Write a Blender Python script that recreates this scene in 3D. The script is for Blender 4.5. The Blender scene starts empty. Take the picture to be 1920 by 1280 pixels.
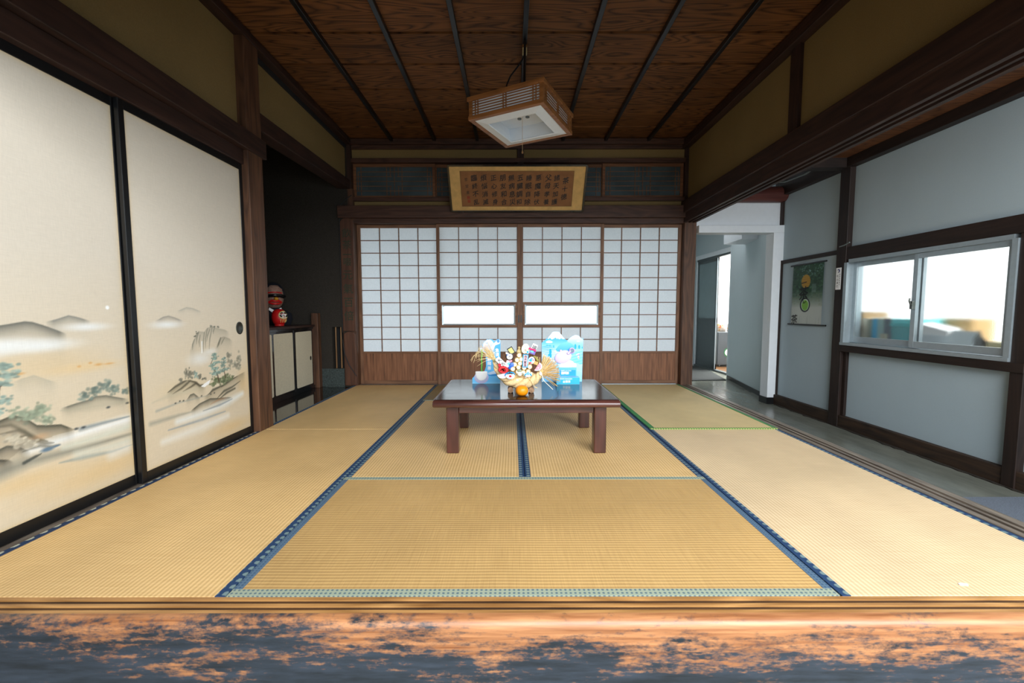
import bpy, bmesh, math, random
import numpy as np
from mathutils import Vector, Matrix

random.seed(7)
PI = math.pi
sc = bpy.context.scene
COL = sc.collection

# ------------------------------------------------------------------ colour
def lin1(c):
    return c / 12.92 if c <= 0.04045 else ((c + 0.055) / 1.055) ** 2.4
def C(r, g, b):
    return (lin1(r / 255), lin1(g / 255), lin1(b / 255), 1.0)

# ------------------------------------------------------------------ node helpers
def newmat(name):
    m = bpy.data.materials.new(name)
    m.use_nodes = True
    nt = m.node_tree
    b = nt.nodes['Principled BSDF']
    return m, nt, b
def N(nt, kind, **kw):
    n = nt.nodes.new(kind)
    for k, v in kw.items():
        setattr(n, k, v)
    return n
def mth(nt, op, a, b=None):
    n = N(nt, 'ShaderNodeMath', operation=op)
    for i, x in enumerate((a, b)):
        if x is None:
            continue
        if isinstance(x, (int, float)):
            n.inputs[i].default_value = x
        else:
            nt.links.new(x, n.inputs[i])
    return n.outputs[0]
def mixc(nt, fac, a, b, mode='MIX'):
    n = N(nt, 'ShaderNodeMix', data_type='RGBA', blend_type=mode)
    for idx, x in ((0, fac), (6, a), (7, b)):
        if isinstance(x, (int, float, tuple)):
            n.inputs[idx].default_value = x
        else:
            nt.links.new(x, n.inputs[idx])
    return n.outputs[2]
def ramp(nt, fac, stops):
    n = N(nt, 'ShaderNodeValToRGB')
    e = n.color_ramp.elements
    while len(e) < len(stops):
        e.new(0.5)
    for i, (p, c) in enumerate(stops):
        e[i].position = p
        e[i].color = c if len(c) == 4 else (c[0], c[1], c[2], 1)
    nt.links.new(fac, n.inputs[0])
    return n.outputs[0]
def coords(nt, scale=(1, 1, 1), loc=(0, 0, 0)):
    t = N(nt, 'ShaderNodeTexCoord')
    mp = N(nt, 'ShaderNodeMapping')
    mp.inputs['Scale'].default_value = scale
    mp.inputs['Location'].default_value = loc
    nt.links.new(t.outputs['Object'], mp.inputs['Vector'])
    return mp.outputs[0]
def noise(nt, vec, scale, detail=3, rough=0.55, dist=0.0):
    n = N(nt, 'ShaderNodeTexNoise')
    n.inputs['Scale'].default_value = scale
    n.inputs['Detail'].default_value = detail
    n.inputs['Roughness'].default_value = rough
    n.inputs['Distortion'].default_value = dist
    nt.links.new(vec, n.inputs['Vector'])
    return n.outputs['Fac']
def bump(nt, b, h, strength=0.2, dist=0.01):
    n = N(nt, 'ShaderNodeBump')
    n.inputs['Strength'].default_value = strength
    n.inputs['Distance'].default_value = dist
    nt.links.new(h, n.inputs['Height'])
    nt.links.new(n.outputs[0], b.inputs['Normal'])
def scalec(c, k):
    return (min(c[0] * k, 1), min(c[1] * k, 1), min(c[2] * k, 1), 1)

def plain(name, col, rough=0.6, var=0.08, nscale=20.0, metal=0.0, bmp=0.0, spec=0.5, coat=0.0):
    m, nt, b = newmat(name)
    v = coords(nt)
    f = noise(nt, v, nscale, 4)
    nt.links.new(ramp(nt, f, [(0.3, scalec(col, 1 - var)), (0.7, scalec(col, 1 + var))]), b.inputs['Base Color'])
    b.inputs['Roughness'].default_value = rough
    b.inputs['Metallic'].default_value = metal
    b.inputs['Specular IOR Level'].default_value = spec
    b.inputs['Coat Weight'].default_value = coat
    if bmp:
        bump(nt, b, f, bmp, 0.004)
    return m

def wood(name, c1, c2, axis='Z', fine=45.0, rough=0.55, spec=0.4, coat=0.0, bmp=0.12, rings=0.5):
    m, nt, b = newmat(name)
    s = [fine] * 3
    i = 'XYZ'.index(axis)
    s[i] = fine * 0.035
    f1 = noise(nt, coords(nt, tuple(s)), 1.0, 4, 0.6)
    s2 = [7.0] * 3
    s2[i] = 0.9
    f2 = noise(nt, coords(nt, tuple(s2), (3.1, 1.7, 9.2)), 1.0, 2, 0.5)
    w = mth(nt, 'PINGPONG', mth(nt, 'MULTIPLY', f2, 9.0), 0.5)
    f = mth(nt, 'ADD', mth(nt, 'MULTIPLY', f1, 1.0 - rings * 0.5), mth(nt, 'MULTIPLY', w, rings))
    nt.links.new(ramp(nt, f, [(0.25, c1), (0.8, c2)]), b.inputs['Base Color'])
    b.inputs['Roughness'].default_value = rough
    b.inputs['Specular IOR Level'].default_value = spec
    b.inputs['Coat Weight'].default_value = coat
    b.inputs['Coat Roughness'].default_value = 0.12
    if bmp:
        bump(nt, b, f1, bmp, 0.002)
    return m

def vcol(name, rough=0.7, spec=0.3, weave=0.0):
    m, nt, b = newmat(name)
    a = N(nt, 'ShaderNodeAttribute', attribute_name='Col')
    if weave:
        f = noise(nt, coords(nt, (60, 22, 420)), 1.0, 2, 0.6)
        f2 = noise(nt, coords(nt, (60, 420, 30)), 1.0, 2, 0.6)
        k = mth(nt, 'ADD', mth(nt, 'MULTIPLY', f, weave), mth(nt, 'ADD', mth(nt, 'MULTIPLY', f2, weave), 1.0 - weave))
        nt.links.new(mixc(nt, 1.0, a.outputs['Color'], k, 'MULTIPLY'), b.inputs['Base Color'])
        bump(nt, b, f, 0.08, 0.002)
    else:
        f = noise(nt, coords(nt), 300.0, 2)
        nt.links.new(mixc(nt, 1.0, a.outputs['Color'], mth(nt, 'ADD', mth(nt, 'MULTIPLY', f, 0.08), 0.96), 'MULTIPLY'), b.inputs['Base Color'])
    b.inputs['Roughness'].default_value = rough
    b.inputs['Specular IOR Level'].default_value = spec
    return m

# ------------------------------------------------------------------ mesh builder
class MB:
    def __init__(s):
        s.v = []; s.f = []; s.m = []
    def add(s, vs, fs, mi=0):
        o = len(s.v)
        s.v.extend(Vector(p) for p in vs)
        for f in fs:
            s.f.append([o + i for i in f]); s.m.append(mi)
    def hexa(s, p, mi=0):
        s.add(p, [(0, 3, 2, 1), (4, 5, 6, 7), (0, 1, 5, 4), (1, 2, 6, 5), (2, 3, 7, 6), (3, 0, 4, 7)], mi)
        return s
    def box(s, x0, x1, y0, y1, z0, z1, mi=0):
        s.hexa([(x0, y0, z0), (x1, y0, z0), (x1, y1, z0), (x0, y1, z0), (x0, y0, z1), (x1, y0, z1), (x1, y1, z1), (x0, y1, z1)], mi)
        return s
    def obox(s, c, size, M=None, mi=0):
        a, b, d = [x / 2 for x in size]
        P = [(-a, -b, -d), (a, -b, -d), (a, b, -d), (-a, b, -d), (-a, -b, d), (a, -b, d), (a, b, d), (-a, b, d)]
        M = M or Matrix.Identity(3)
        s.hexa([Vector(c) + M @ Vector(p) for p in P], mi)
        return s
    def prism(s, poly, axis, a, b, mi=0, M=None, o=(0, 0, 0)):
        def mk(p, t):
            q = {'x': (t, p[0], p[1]), 'y': (p[0], t, p[1]), 'z': (p[0], p[1], t)}[axis]
            q = Vector(q)
            return (M @ q if M else q) + Vector(o)
        n = len(poly)
        vs = [mk(p, a) for p in poly] + [mk(p, b) for p in poly]
        fs = [tuple(range(n)), tuple(range(2 * n - 1, n - 1, -1))]
        fs += [(i, n + i, n + (i + 1) % n, (i + 1) % n) for i in range(n)]
        s.add(vs, fs, mi)
        return s
    def tube(s, pts, r, n=8, mi=0, cap=True, flat=1.0):
        pts = [Vector(p) for p in pts]
        k = len(pts)
        rs = [r] * k if isinstance(r, (int, float)) else list(r)
        up = Vector((0.13, 0.21, 0.97))
        vs = []
        prev = None
        for i, p in enumerate(pts):
            t = (pts[min(i + 1, k - 1)] - pts[max(i - 1, 0)])
            if t.length < 1e-9:
                t = Vector((0, 0, 1))
            t.normalize()
            if prev is None:
                a = t.orthogonal().normalized() if abs(t.dot(up)) > 0.95 else t.cross(up).normalized()
            else:
                a = (prev - t * prev.dot(t))
                a = a.normalized() if a.length > 1e-6 else t.orthogonal().normalized()
            prev = a
            b = t.cross(a)
            for j in range(n):
                th = 2 * PI * j / n
                vs.append(p + a * (rs[i] * math.cos(th)) + b * (rs[i] * flat * math.sin(th)))
        fs = []
        for i in range(k - 1):
            for j in range(n):
                j2 = (j + 1) % n
                fs.append((i * n + j, i * n + j2, (i + 1) * n + j2, (i + 1) * n + j))
        if cap:
            fs.append(tuple(range(n - 1, -1, -1)))
            fs.append(tuple((k - 1) * n + j for j in range(n)))
        s.add(vs, fs, mi)
        return s
    def lathe(s, prof, c, n=24, M=None, mi=0, sx=1.0, sy=1.0):
        vs = []
        M = M or Matrix.Identity(3)
        for (r, z) in prof:
            for j in range(n):
                th = 2 * PI * j / n
                vs.append(Vector(c) + M @ Vector((r * math.cos(th) * sx, r * math.sin(th) * sy, z)))
        fs = []
        k = len(prof)
        for i in range(k - 1):
            for j in range(n):
                j2 = (j + 1) % n
                fs.append((i * n + j, i * n + j2, (i + 1) * n + j2, (i + 1) * n + j))
        fs.append(tuple(range(n - 1, -1, -1)))
        fs.append(tuple((k - 1) * n + j for j in range(n)))
        s.add(vs, fs, mi)
        return s
    def ell(s, c, r, n=18, m=10, M=None, mi=0, pw=1.0):
        prof = []
        for i in range(m + 1):
            a = -PI / 2 + PI * i / m
            prof.append((max(math.cos(a), 0.001) ** pw, math.sin(a)))
        M = M or Matrix.Identity(3)
        vs = []
        for (q, z) in prof:
            for j in range(n):
                th = 2 * PI * j / n
                vs.append(Vector(c) + M @ Vector((r[0] * q * math.cos(th), r[1] * q * math.sin(th), r[2] * z)))
        fs = []
        for i in range(m):
            for j in range(n):
                j2 = (j + 1) % n
                fs.append((i * n + j, i * n + j2, (i + 1) * n + j2, (i + 1) * n + j))
        s.add(vs, fs, mi)
        return s
    def text(s, ch, c, ux, uy, size, mi=0, bold=0.0, sx=1.0, thick=0.0):
        vs, fs = glyph(ch, 0.0)
        c = Vector(c); ux = Vector(ux); uy = Vector(uy)
        b = bold * 0.7
        nn = ux.cross(uy).normalized()
        for k, (ox, oy) in enumerate(((-b, 0), (b, 0), (0, b), (0, -b)) if bold else ((0, 0),)):
            s.add([c + nn * (0.0002 * k) + ux * ((x + ox) * size * sx) + uy * ((y + oy) * size) for x, y in vs], fs, mi)
        return s
    def build(s, name, mats, parent=None, smooth=None, bevel=0.0, recalc=True):
        me = bpy.data.meshes.new(name)
        inv = WM[parent].inverted() if parent is not None else Matrix.Identity(4)
        me.from_pydata([inv @ p for p in s.v], [], s.f)
        mats = mats if isinstance(mats, (list, tuple)) else [mats]
        for mm in mats:
            me.materials.append(mm)
        me.polygons.foreach_set('material_index', s.m)
        if recalc:
            bm = bmesh.new(); bm.from_mesh(me)
            bmesh.ops.recalc_face_normals(bm, faces=bm.faces)
            bm.to_mesh(me); bm.free()
        if smooth is not None:
            me.polygons.foreach_set('use_smooth', [True] * len(me.polygons))
            me.set_sharp_from_angle(angle=math.radians(smooth))
        me.update()
        o = bpy.data.objects.new(name, me)
        COL.objects.link(o)
        if parent is not None:
            o.parent = parent
            WM[o] = WM[parent]
        else:
            WM[o] = Matrix.Identity(4)
        if bevel:
            md = o.modifiers.new('edge', 'BEVEL')
            md.width = bevel; md.segments = 2; md.limit_method = 'ANGLE'; md.angle_limit = 0.6
        return o
WM = {}
GL = {}
def glyph(ch, bold):
    key = (ch, bold)
    if key not in GL:
        cu = bpy.data.curves.new('g', 'FONT')
        cu.body = ch; cu.size = 1.0; cu.resolution_u = 3; cu.offset = bold
        cu.fill_mode = 'FRONT'
        ob = bpy.data.objects.new('g', cu)
        COL.objects.link(ob)
        dg = bpy.context.evaluated_depsgraph_get()
        me = bpy.data.meshes.new_from_object(ob.evaluated_get(dg))
        vs = [(v.co.x, v.co.y) for v in me.vertices]
        fs = [tuple(p.vertices) for p in me.polygons]
        if vs:
            cx = (min(v[0] for v in vs) + max(v[0] for v in vs)) / 2
            cy = (min(v[1] for v in vs) + max(v[1] for v in vs)) / 2
            vs = [(x - cx, y - cy) for x, y in vs]
        bpy.data.objects.remove(ob); bpy.data.curves.remove(cu); bpy.data.meshes.remove(me)
        GL[key] = (vs, fs)
    return GL[key]

def box(*a):
    return MB().box(*a)
def props(o, label=None, cat=None, group=None, kind=None):
    if label: o['label'] = label
    if cat: o['category'] = cat
    if group: o['group'] = group
    if kind: o['kind'] = kind
    return o
def thing(name, label, cat, loc=(0, 0, 0), rz=0.0, group=None, kind=None):
    o = bpy.data.objects.new(name, None)
    o.empty_display_size = 0.05
    COL.objects.link(o)
    o.location = loc; o.rotation_euler = (0, 0, rz)
    WM[o] = Matrix.Translation(loc) @ Matrix.Rotation(rz, 4, 'Z')
    return props(o, label, cat, group, kind)
def struct(name, mb, m, label, cat, bevel=0.0, smooth=None):
    return props(mb.build(name, m, bevel=bevel, smooth=smooth), label, cat, None, 'structure')
def dup(root, label, offset=None):
    def cp(o, par):
        c = o.copy(); COL.objects.link(c)
        if par is not None:
            c.parent = par
        for ch in list(o.children):
            cp(ch, c)
        return c
    r = cp(root, None)
    r['label'] = label
    if offset is not None:
        r.location = Vector(root.location) + Vector(offset)
    return r

# ------------------------------------------------------------------ small painter for printed / painted surfaces
class Paint:
    def __init__(s, x0, x1, z0, z1, step, base):
        s.nx = int(round((x1 - x0) / step)) + 1; s.nz = int(round((z1 - z0) / step)) + 1
        s.x = np.linspace(x0, x1, s.nx); s.z = np.linspace(z0, z1, s.nz)
        s.X, s.Z = np.meshgrid(s.x, s.z)
        s.I = np.empty((s.nz, s.nx, 3)); s.I[:] = np.array(base) / 255.0
    def blend(s, m, col):
        m = np.clip(m, 0, 1)[..., None]
        s.I = s.I * (1 - m) + np.array(col) / 255.0 * m
    def grad(s, z0, c0, z1, c1, m=1.0):
        t = np.clip((s.Z - z0) / (z1 - z0), 0, 1)[..., None]
        g = np.array(c0) / 255.0 * (1 - t) + np.array(c1) / 255.0 * t
        mm = np.ones_like(s.X)[..., None] * m if isinstance(m, float) else np.clip(m, 0, 1)[..., None]
        s.I = s.I * (1 - mm) + g * mm
    def inside(s, poly):
        r = np.zeros(s.X.shape, bool)
        n = len(poly)
        for i in range(n):
            (xa, za), (xb, zb) = poly[i], poly[(i + 1) % n]
            if za == zb:
                continue
            c = ((za > s.Z) != (zb > s.Z)) & (s.X < (xb - xa) * (s.Z - za) / (zb - za) + xa)
            r ^= c
        return r
    def poly(s, poly, col, a=1.0):
        s.blend(s.inside(poly) * a, col)
    def blob(s, c, r, col, a=1.0, hard=1.0):
        d = np.sqrt(((s.X - c[0]) / r[0]) ** 2 + ((s.Z - c[1]) / r[1]) ** 2)
        m = np.clip((1.0 - d) * hard + (0 if hard > 1.01 else 0), 0, 1)
        m = m * m * (3 - 2 * m) if hard <= 1.01 else m
        s.blend(m * a, col)
    def stroke(s, pts, w, col, a=1.0, soft=0.5):
        ws = [w] * len(pts) if isinstance(w, (int, float)) else w
        M = np.zeros_like(s.X)
        for i in range(len(pts) - 1):
            (xa, za), (xb, zb) = pts[i], pts[i + 1]
            mw = max(ws[i], ws[i + 1]) * 1.5
            ix = np.where((s.x > min(xa, xb) - mw) & (s.x < max(xa, xb) + mw))[0]
            iz = np.where((s.z > min(za, zb) - mw) & (s.z < max(za, zb) + mw))[0]
            if len(ix) == 0 or len(iz) == 0:
                continue
            sl = (slice(iz[0], iz[-1] + 1), slice(ix[0], ix[-1] + 1))
            X = s.X[sl]; Z = s.Z[sl]
            dx, dz = xb - xa, zb - za
            L = dx * dx + dz * dz + 1e-12
            t = np.clip(((X - xa) * dx + (Z - za) * dz) / L, 0, 1)
            d = np.hypot(X - xa - t * dx, Z - za - t * dz)
            ww = ws[i] + (ws[i + 1] - ws[i]) * t
            m = np.clip((ww / 2 * (1 + soft) - d) / (ww / 2 * 2 * soft + 1e-9), 0, 1)
            M[sl] = np.maximum(M[sl], m)
        s.blend(M * a, col)
    def hill(s, pts, col, fade, a=1.0, edge=None):
        pts = sorted(pts)
        px = [p[0] for p in pts]; pz = [p[1] for p in pts]
        h = np.interp(s.x, px, pz, left=-9, right=-9)
        taper = np.clip((s.x - px[0]) / 0.03, 0, 1) * np.clip((px[-1] - s.x) / 0.03, 0, 1)
        d = h[None, :] - s.Z
        m = np.where(d > 0, np.exp(-np.clip(d, 0, 9) / fade), np.clip(1 + d / 0.004, 0, 1)) * taper[None, :]
        s.blend(m * a, col)
    def tree(s, c, r, col, n=14, a=0.8, rnd=None):
        rnd = rnd or random
        for k in range(n):
            p = (c[0] + rnd.gauss(0, r[0] * 0.45), c[1] + rnd.gauss(0, r[1] * 0.45))
            q = rnd.uniform(0.16, 0.34)
            k_ = rnd.uniform(0.78, 1.12)
            cc = [x * k_ for x in col]
            s.blob(p, (r[0] * q + 0.003, r[1] * q + 0.003), cc, a, 1.6)
    def build(s, name, m, fn, parent, mask=None):
        """fn maps panel coordinates (arrays x,z) to world xyz arrays"""
        wx, wy, wz = fn(s.X, s.Z)
        co = np.stack([wx, wy, wz], -1).reshape(-1, 3)
        inv = np.array(WM[parent].inverted()) if parent is not None else np.eye(4)
        co = co @ inv[:3, :3].T + inv[:3, 3]
        idx = np.arange(s.nx * s.nz).reshape(s.nz, s.nx)
        q = np.stack([idx[:-1, :-1], idx[:-1, 1:], idx[1:, 1:], idx[1:, :-1]], -1).reshape(-1, 4)
        if mask is not None:
            k = mask.reshape(-1)
            q = q[k[q].all(1)]
        me = bpy.data.meshes.new(name)
        me.from_pydata(co.tolist(), [], q.tolist())
        ca = me.color_attributes.new('Col', 'FLOAT_COLOR', 'POINT')
        I = np.clip(s.I, 0, 1)
        L = np.where(I <= 0.04045, I / 12.92, ((I + 0.055) / 1.055) ** 2.4)
        rgba = np.concatenate([L, np.ones((s.nz, s.nx, 1))], -1)
        ca.data.foreach_set('color', rgba.reshape(-1).astype(np.float32))
        me.materials.append(m)
        o = bpy.data.objects.new(name, me)
        COL.objects.link(o)
        if parent is not None:
            o.parent = parent; WM[o] = WM[parent]
        return o

# ------------------------------------------------------------------ materials
DK1, DK2 = C(34, 21, 17), C(66, 43, 34)
M_postZ = wood('dark timber upright', DK1, DK2, 'Z')
M_postX = wood('dark timber along x', C(50, 32, 25), C(92, 62, 48), 'X')
M_postY = wood('dark timber along y', DK1, DK2, 'Y')
M_corZ = wood('blackened timber upright', C(24, 16, 13), C(48, 33, 27), 'Z')
M_corX = wood('blackened timber along x', C(24, 16, 13), C(48, 33, 27), 'X')
M_corY = wood('blackened timber along y', C(24, 16, 13), C(48, 33, 27), 'Y')
M_warmZ = wood('worn brown post', C(58, 38, 28), C(108, 74, 52), 'Z', 40)
M_warmX = wood('warm rail', C(88, 56, 36), C(140, 94, 62), 'X')
M_shojiZ = wood('cedar stile', C(92, 62, 44), C(142, 102, 74), 'Z')
M_shojiX = wood('cedar rail', C(92, 62, 44), C(142, 102, 74), 'X')
M_koshi = wood('cedar panel', C(86, 54, 36), C(158, 108, 76), 'Z', 60, rings=0.25)
M_red = wood('red lacquered log', C(70, 34, 32), C(104, 58, 50), 'X', 25, 0.4)
M_sill = wood('grey track timber', C(84, 74, 66), C(140, 128, 114), 'Y', 60, 0.4)
M_base = wood('worn dark base timber', C(26, 19, 15), C(70, 50, 34), 'Y', 30, 0.7)
M_table = wood('table lacquered timber', C(52, 26, 22), C(96, 56, 48), 'X', 30, 0.32, 0.5, 0.6, 0.05)
M_tableZ = wood('table leg timber', C(48, 20, 16), C(88, 46, 38), 'Z', 30, 0.32, 0.5, 0.5, 0.05)
M_lampw = wood('lamp timber', C(112, 70, 34), C(160, 106, 60), 'X', 40, 0.5)
M_log = wood('bark log', C(120, 92, 70), C(176, 142, 112), 'Y', 60, 0.9)

def tabletop_mat():
    m, nt, b = newmat('black brown lacquer top')
    n1 = noise(nt, coords(nt, (1.6, 9, 4), (2.2, 0.4, 0)), 1.0, 2, 0.5, 0.3)
    w = mth(nt, 'PINGPONG', mth(nt, 'MULTIPLY', n1, 26.0), 0.5)
    f = noise(nt, coords(nt, (14, 220, 60)), 1.0, 3, 0.6)
    k = mth(nt, 'ADD', mth(nt, 'MULTIPLY', w, 1.1), mth(nt, 'MULTIPLY', f, 0.5))
    nt.links.new(ramp(nt, k, [(0.2, C(22, 14, 12)), (0.9, C(52, 36, 30))]), b.inputs['Base Color'])
    b.inputs['Roughness'].default_value = 0.14
    b.inputs['Specular IOR Level'].default_value = 0.22
    bump(nt, b, k, 0.05, 0.0015)
    return m
M_top = tabletop_mat()

def ceiling_mat(name, c1, c2, pitch, off, ax='Y'):
    m, nt, b = newmat(name)
    t = N(nt, 'ShaderNodeTexCoord')
    sp = N(nt, 'ShaderNodeSeparateXYZ')
    nt.links.new(t.outputs['Object'], sp.inputs[0])
    row = mth(nt, 'FLOOR', mth(nt, 'DIVIDE', mth(nt, 'SUBTRACT', sp.outputs['Y'], off), pitch))
    cell = mth(nt, 'FLOOR', mth(nt, 'DIVIDE', mth(nt, 'ADD', sp.outputs['X'], 1.823), 0.463))
    cb = N(nt, 'ShaderNodeCombineXYZ')
    nt.links.new(mth(nt, 'MULTIPLY', sp.outputs['X'], 1.25), cb.inputs[0])
    nt.links.new(mth(nt, 'MULTIPLY', sp.outputs['Y'], 8.5), cb.inputs[1])
    nt.links.new(mth(nt, 'MULTIPLY', row, 7.31), cb.inputs[2])
    n1 = noise(nt, cb.outputs[0], 1.0, 1.5, 0.42, 0.25)
    w = mth(nt, 'PINGPONG', mth(nt, 'MULTIPLY', n1, 14.0), 0.5)
    w2 = mth(nt, 'POWER', mth(nt, 'MULTIPLY', w, 2.0), 1.7)
    f = noise(nt, coords(nt, (6, 150, 150)), 1.0, 3, 0.6)
    tone = noise(nt, cb.outputs[0], 0.35, 1)
    k = mth(nt, 'ADD', mth(nt, 'MULTIPLY', w2, 0.75), mth(nt, 'MULTIPLY', f, 0.36))
    col = ramp(nt, k, [(0.12, c2), (0.6, tuple((a + b_) / 2 for a, b_ in zip(c1, c2))), (1.0, c1)])
    col = mixc(nt, 1.0, col, mth(nt, 'ADD', mth(nt, 'MULTIPLY', tone, 0.9), 0.55), 'MULTIPLY')
    nt.links.new(col, b.inputs['Base Color'])
    b.inputs['Roughness'].default_value = 0.6
    b.inputs['Specular IOR Level'].default_value = 0.25
    return m
M_ceil = ceiling_mat('ceiling boards', C(50, 30, 17), C(122, 79, 43), 0.362, 1.794)
M_ceilc = ceiling_mat('corridor ceiling boards', C(70, 42, 26), C(116, 74, 46), 0.309, 0.0)

def plaster(name, col, rough=0.9, grain=180, var=0.1, bmp=0.25, big=0.12):
    m, nt, b = newmat(name)
    f = noise(nt, coords(nt), grain, 4, 0.7)
    g = noise(nt, coords(nt, (1, 1, 0.6)), 2.2, 3, 0.6)
    c = ramp(nt, f, [(0.3, scalec(col, 1 - var)), (0.7, scalec(col, 1 + var))])
    c = mixc(nt, 1.0, c, mth(nt, 'ADD', mth(nt, 'MULTIPLY', g, 2 * big), 1 - big), 'MULTIPLY')
    nt.links.new(c, b.inputs['Base Color'])
    b.inputs['Roughness'].default_value = rough
    b.inputs['Specular IOR Level'].default_value = 0.2
    bump(nt, b, f, bmp, 0.003)
    return m
M_plas = plaster('ochre sand plaster', C(134, 112, 72))
M_wallc = plaster('grey white wall cloth', C(170, 186, 194), 0.9, 260, 0.03, 0.12, 0.06)
M_wallp = plaster('pale passage wall', C(196, 208, 212), 0.9, 260, 0.03, 0.1, 0.04)
M_white = plain('white painted wood', C(226, 231, 236), 0.5, 0.02)
M_whitew = plain('white office wall', C(236, 238, 238), 0.8, 0.02)
M_alc = plaster('black sand plaster', C(52, 48, 43), 0.95, 240, 0.75, 0.5, 0.12)
M_alcb = plaster('mottled grey skirting', C(62, 70, 68), 0.8, 60, 0.6, 0.2, 0.3)
M_blk = plain('black lacquer', C(18, 18, 20), 0.22, 0.1, 12, 0, 0, 0.5, 0.4)
M_blkfl = plain('black lacquered boards', C(20, 16, 14), 0.08, 0.15, 6, 0, 0, 0.5, 0.6)
M_blkfr = plain('black frame', C(14, 15, 17), 0.35, 0.1, 30)
M_dark = plain('dark void board', C(22, 22, 24), 0.9, 0.1)
M_cloth_dark = plain('dark jacket cloth', C(16, 18, 30), 0.9, 0.2, 80)
M_alu = plain('brushed aluminium', C(168, 180, 186), 0.38, 0.04, 40, 0.6)
M_alud = plain('dark grey aluminium', C(92, 100, 102), 0.45, 0.05, 30, 0.3)
M_grey = plain('grey enamel', C(72, 80, 86), 0.45, 0.03)
M_mat = plain('grey carpet', C(104, 112, 124), 0.98, 0.35, 260, 0, 0.5)
M_mat2 = plain('dark doormat', C(52, 57, 57), 0.98, 0.25, 200, 0, 0.5)
M_brass = plain('bronze pull', C(92, 96, 92), 0.3, 0.2, 30, 0.8)
M_cable = plain('black cable', C(16, 16, 18), 0.5, 0.1)
M_gcable = plain('grey cable', C(120, 130, 130), 0.5, 0.1)
M_fuspap = plain('cream backing paper', C(206, 196, 170), 0.85, 0.06, 60)
M_fus = vcol('painted silk paper', 0.8, 0.15, 0.16)
M_print = vcol('printed sheet', 0.35, 0.4)
M_tan = plain('tan mounting silk', C(212, 170, 104), 0.8, 0.14, 14)
M_brown = plain('aged brown paper', C(142, 96, 58), 0.85, 0.16, 9)
M_ink = plain('black ink', C(22, 22, 26), 0.6, 0.15)
M_seal = plain('faded red seal ink', C(150, 66, 40), 0.8, 0.2)
M_inkg = plain('green carved ink', C(44, 56, 40), 0.8, 0.2)
M_plaq = wood('carved plaque timber', C(64, 40, 28), C(100, 64, 46), 'Z', 30)
M_bamboo = wood('bamboo', C(104, 74, 44), C(146, 110, 70), 'Z', 30, 0.4)
M_lampwht = plain('white lamp plastic', C(224, 230, 236), 0.4, 0.02)
M_acryl = plain('translucent white lamp sheet', C(206, 216, 226), 0.4, 0.02)
M_cream = plain('cream plastic', C(206, 184, 130), 0.5, 0.1)
M_orange = plain('mandarin peel', C(244, 148, 16), 0.38, 0.07, 160, 0, 0.25)
M_straw = plain('pale straw', C(226, 198, 148), 0.8, 0.25, 140, 0, 0.2)
M_straw2 = plain('golden straw', C(236, 206, 150), 0.75, 0.25, 90)
M_rice = plain('bale end paper', C(244, 236, 214), 0.7, 0.05, 60)
M_wht = plain('white card', C(246, 246, 246), 0.5, 0.02)
M_redc = plain('red lacquer charm', C(190, 24, 44), 0.3, 0.1)
M_pink = plain('pink charm', C(244, 150, 168), 0.45, 0.08)
M_pinkl = plain('pale pink charm', C(250, 200, 214), 0.45, 0.05)
M_mag = plain('magenta ribbon', C(236, 40, 110), 0.45, 0.08)
M_blue = plain('bright blue charm', C(30, 160, 226), 0.4, 0.06)
M_blued = plain('deep blue charm', C(36, 96, 190), 0.4, 0.1)
M_lblue = plain('light blue card', C(104, 190, 232), 0.4, 0.04)
M_gold = plain('pale gold charm', C(212, 196, 118), 0.4, 0.12, 60)
M_goldl = plain('cream gold coin', C(248, 240, 206), 0.4, 0.04)
M_dgreen = plain('dark green tile', C(24, 40, 34), 0.4, 0.1)
M_olive = plain('olive charm', C(150, 140, 70), 0.6, 0.25, 120)
M_ochre = plain('ochre charm', C(222, 170, 98), 0.6, 0.1)
M_sage = plain('grey green charm', C(150, 158, 136), 0.6, 0.2, 60)
M_purple = plain('violet charm', C(120, 96, 176), 0.5, 0.1)
M_green = plain('green thread', C(60, 140, 96), 0.7, 0.1)
M_dared = plain('daruma red', C(196, 26, 24), 0.4, 0.1, 30)
M_flesh = plain('wrinkled face', C(150, 118, 102), 0.6, 0.2, 60, 0, 0.5)
M_teal = plain('teal plastic', C(40, 196, 206), 0.4, 0.06)

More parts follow.
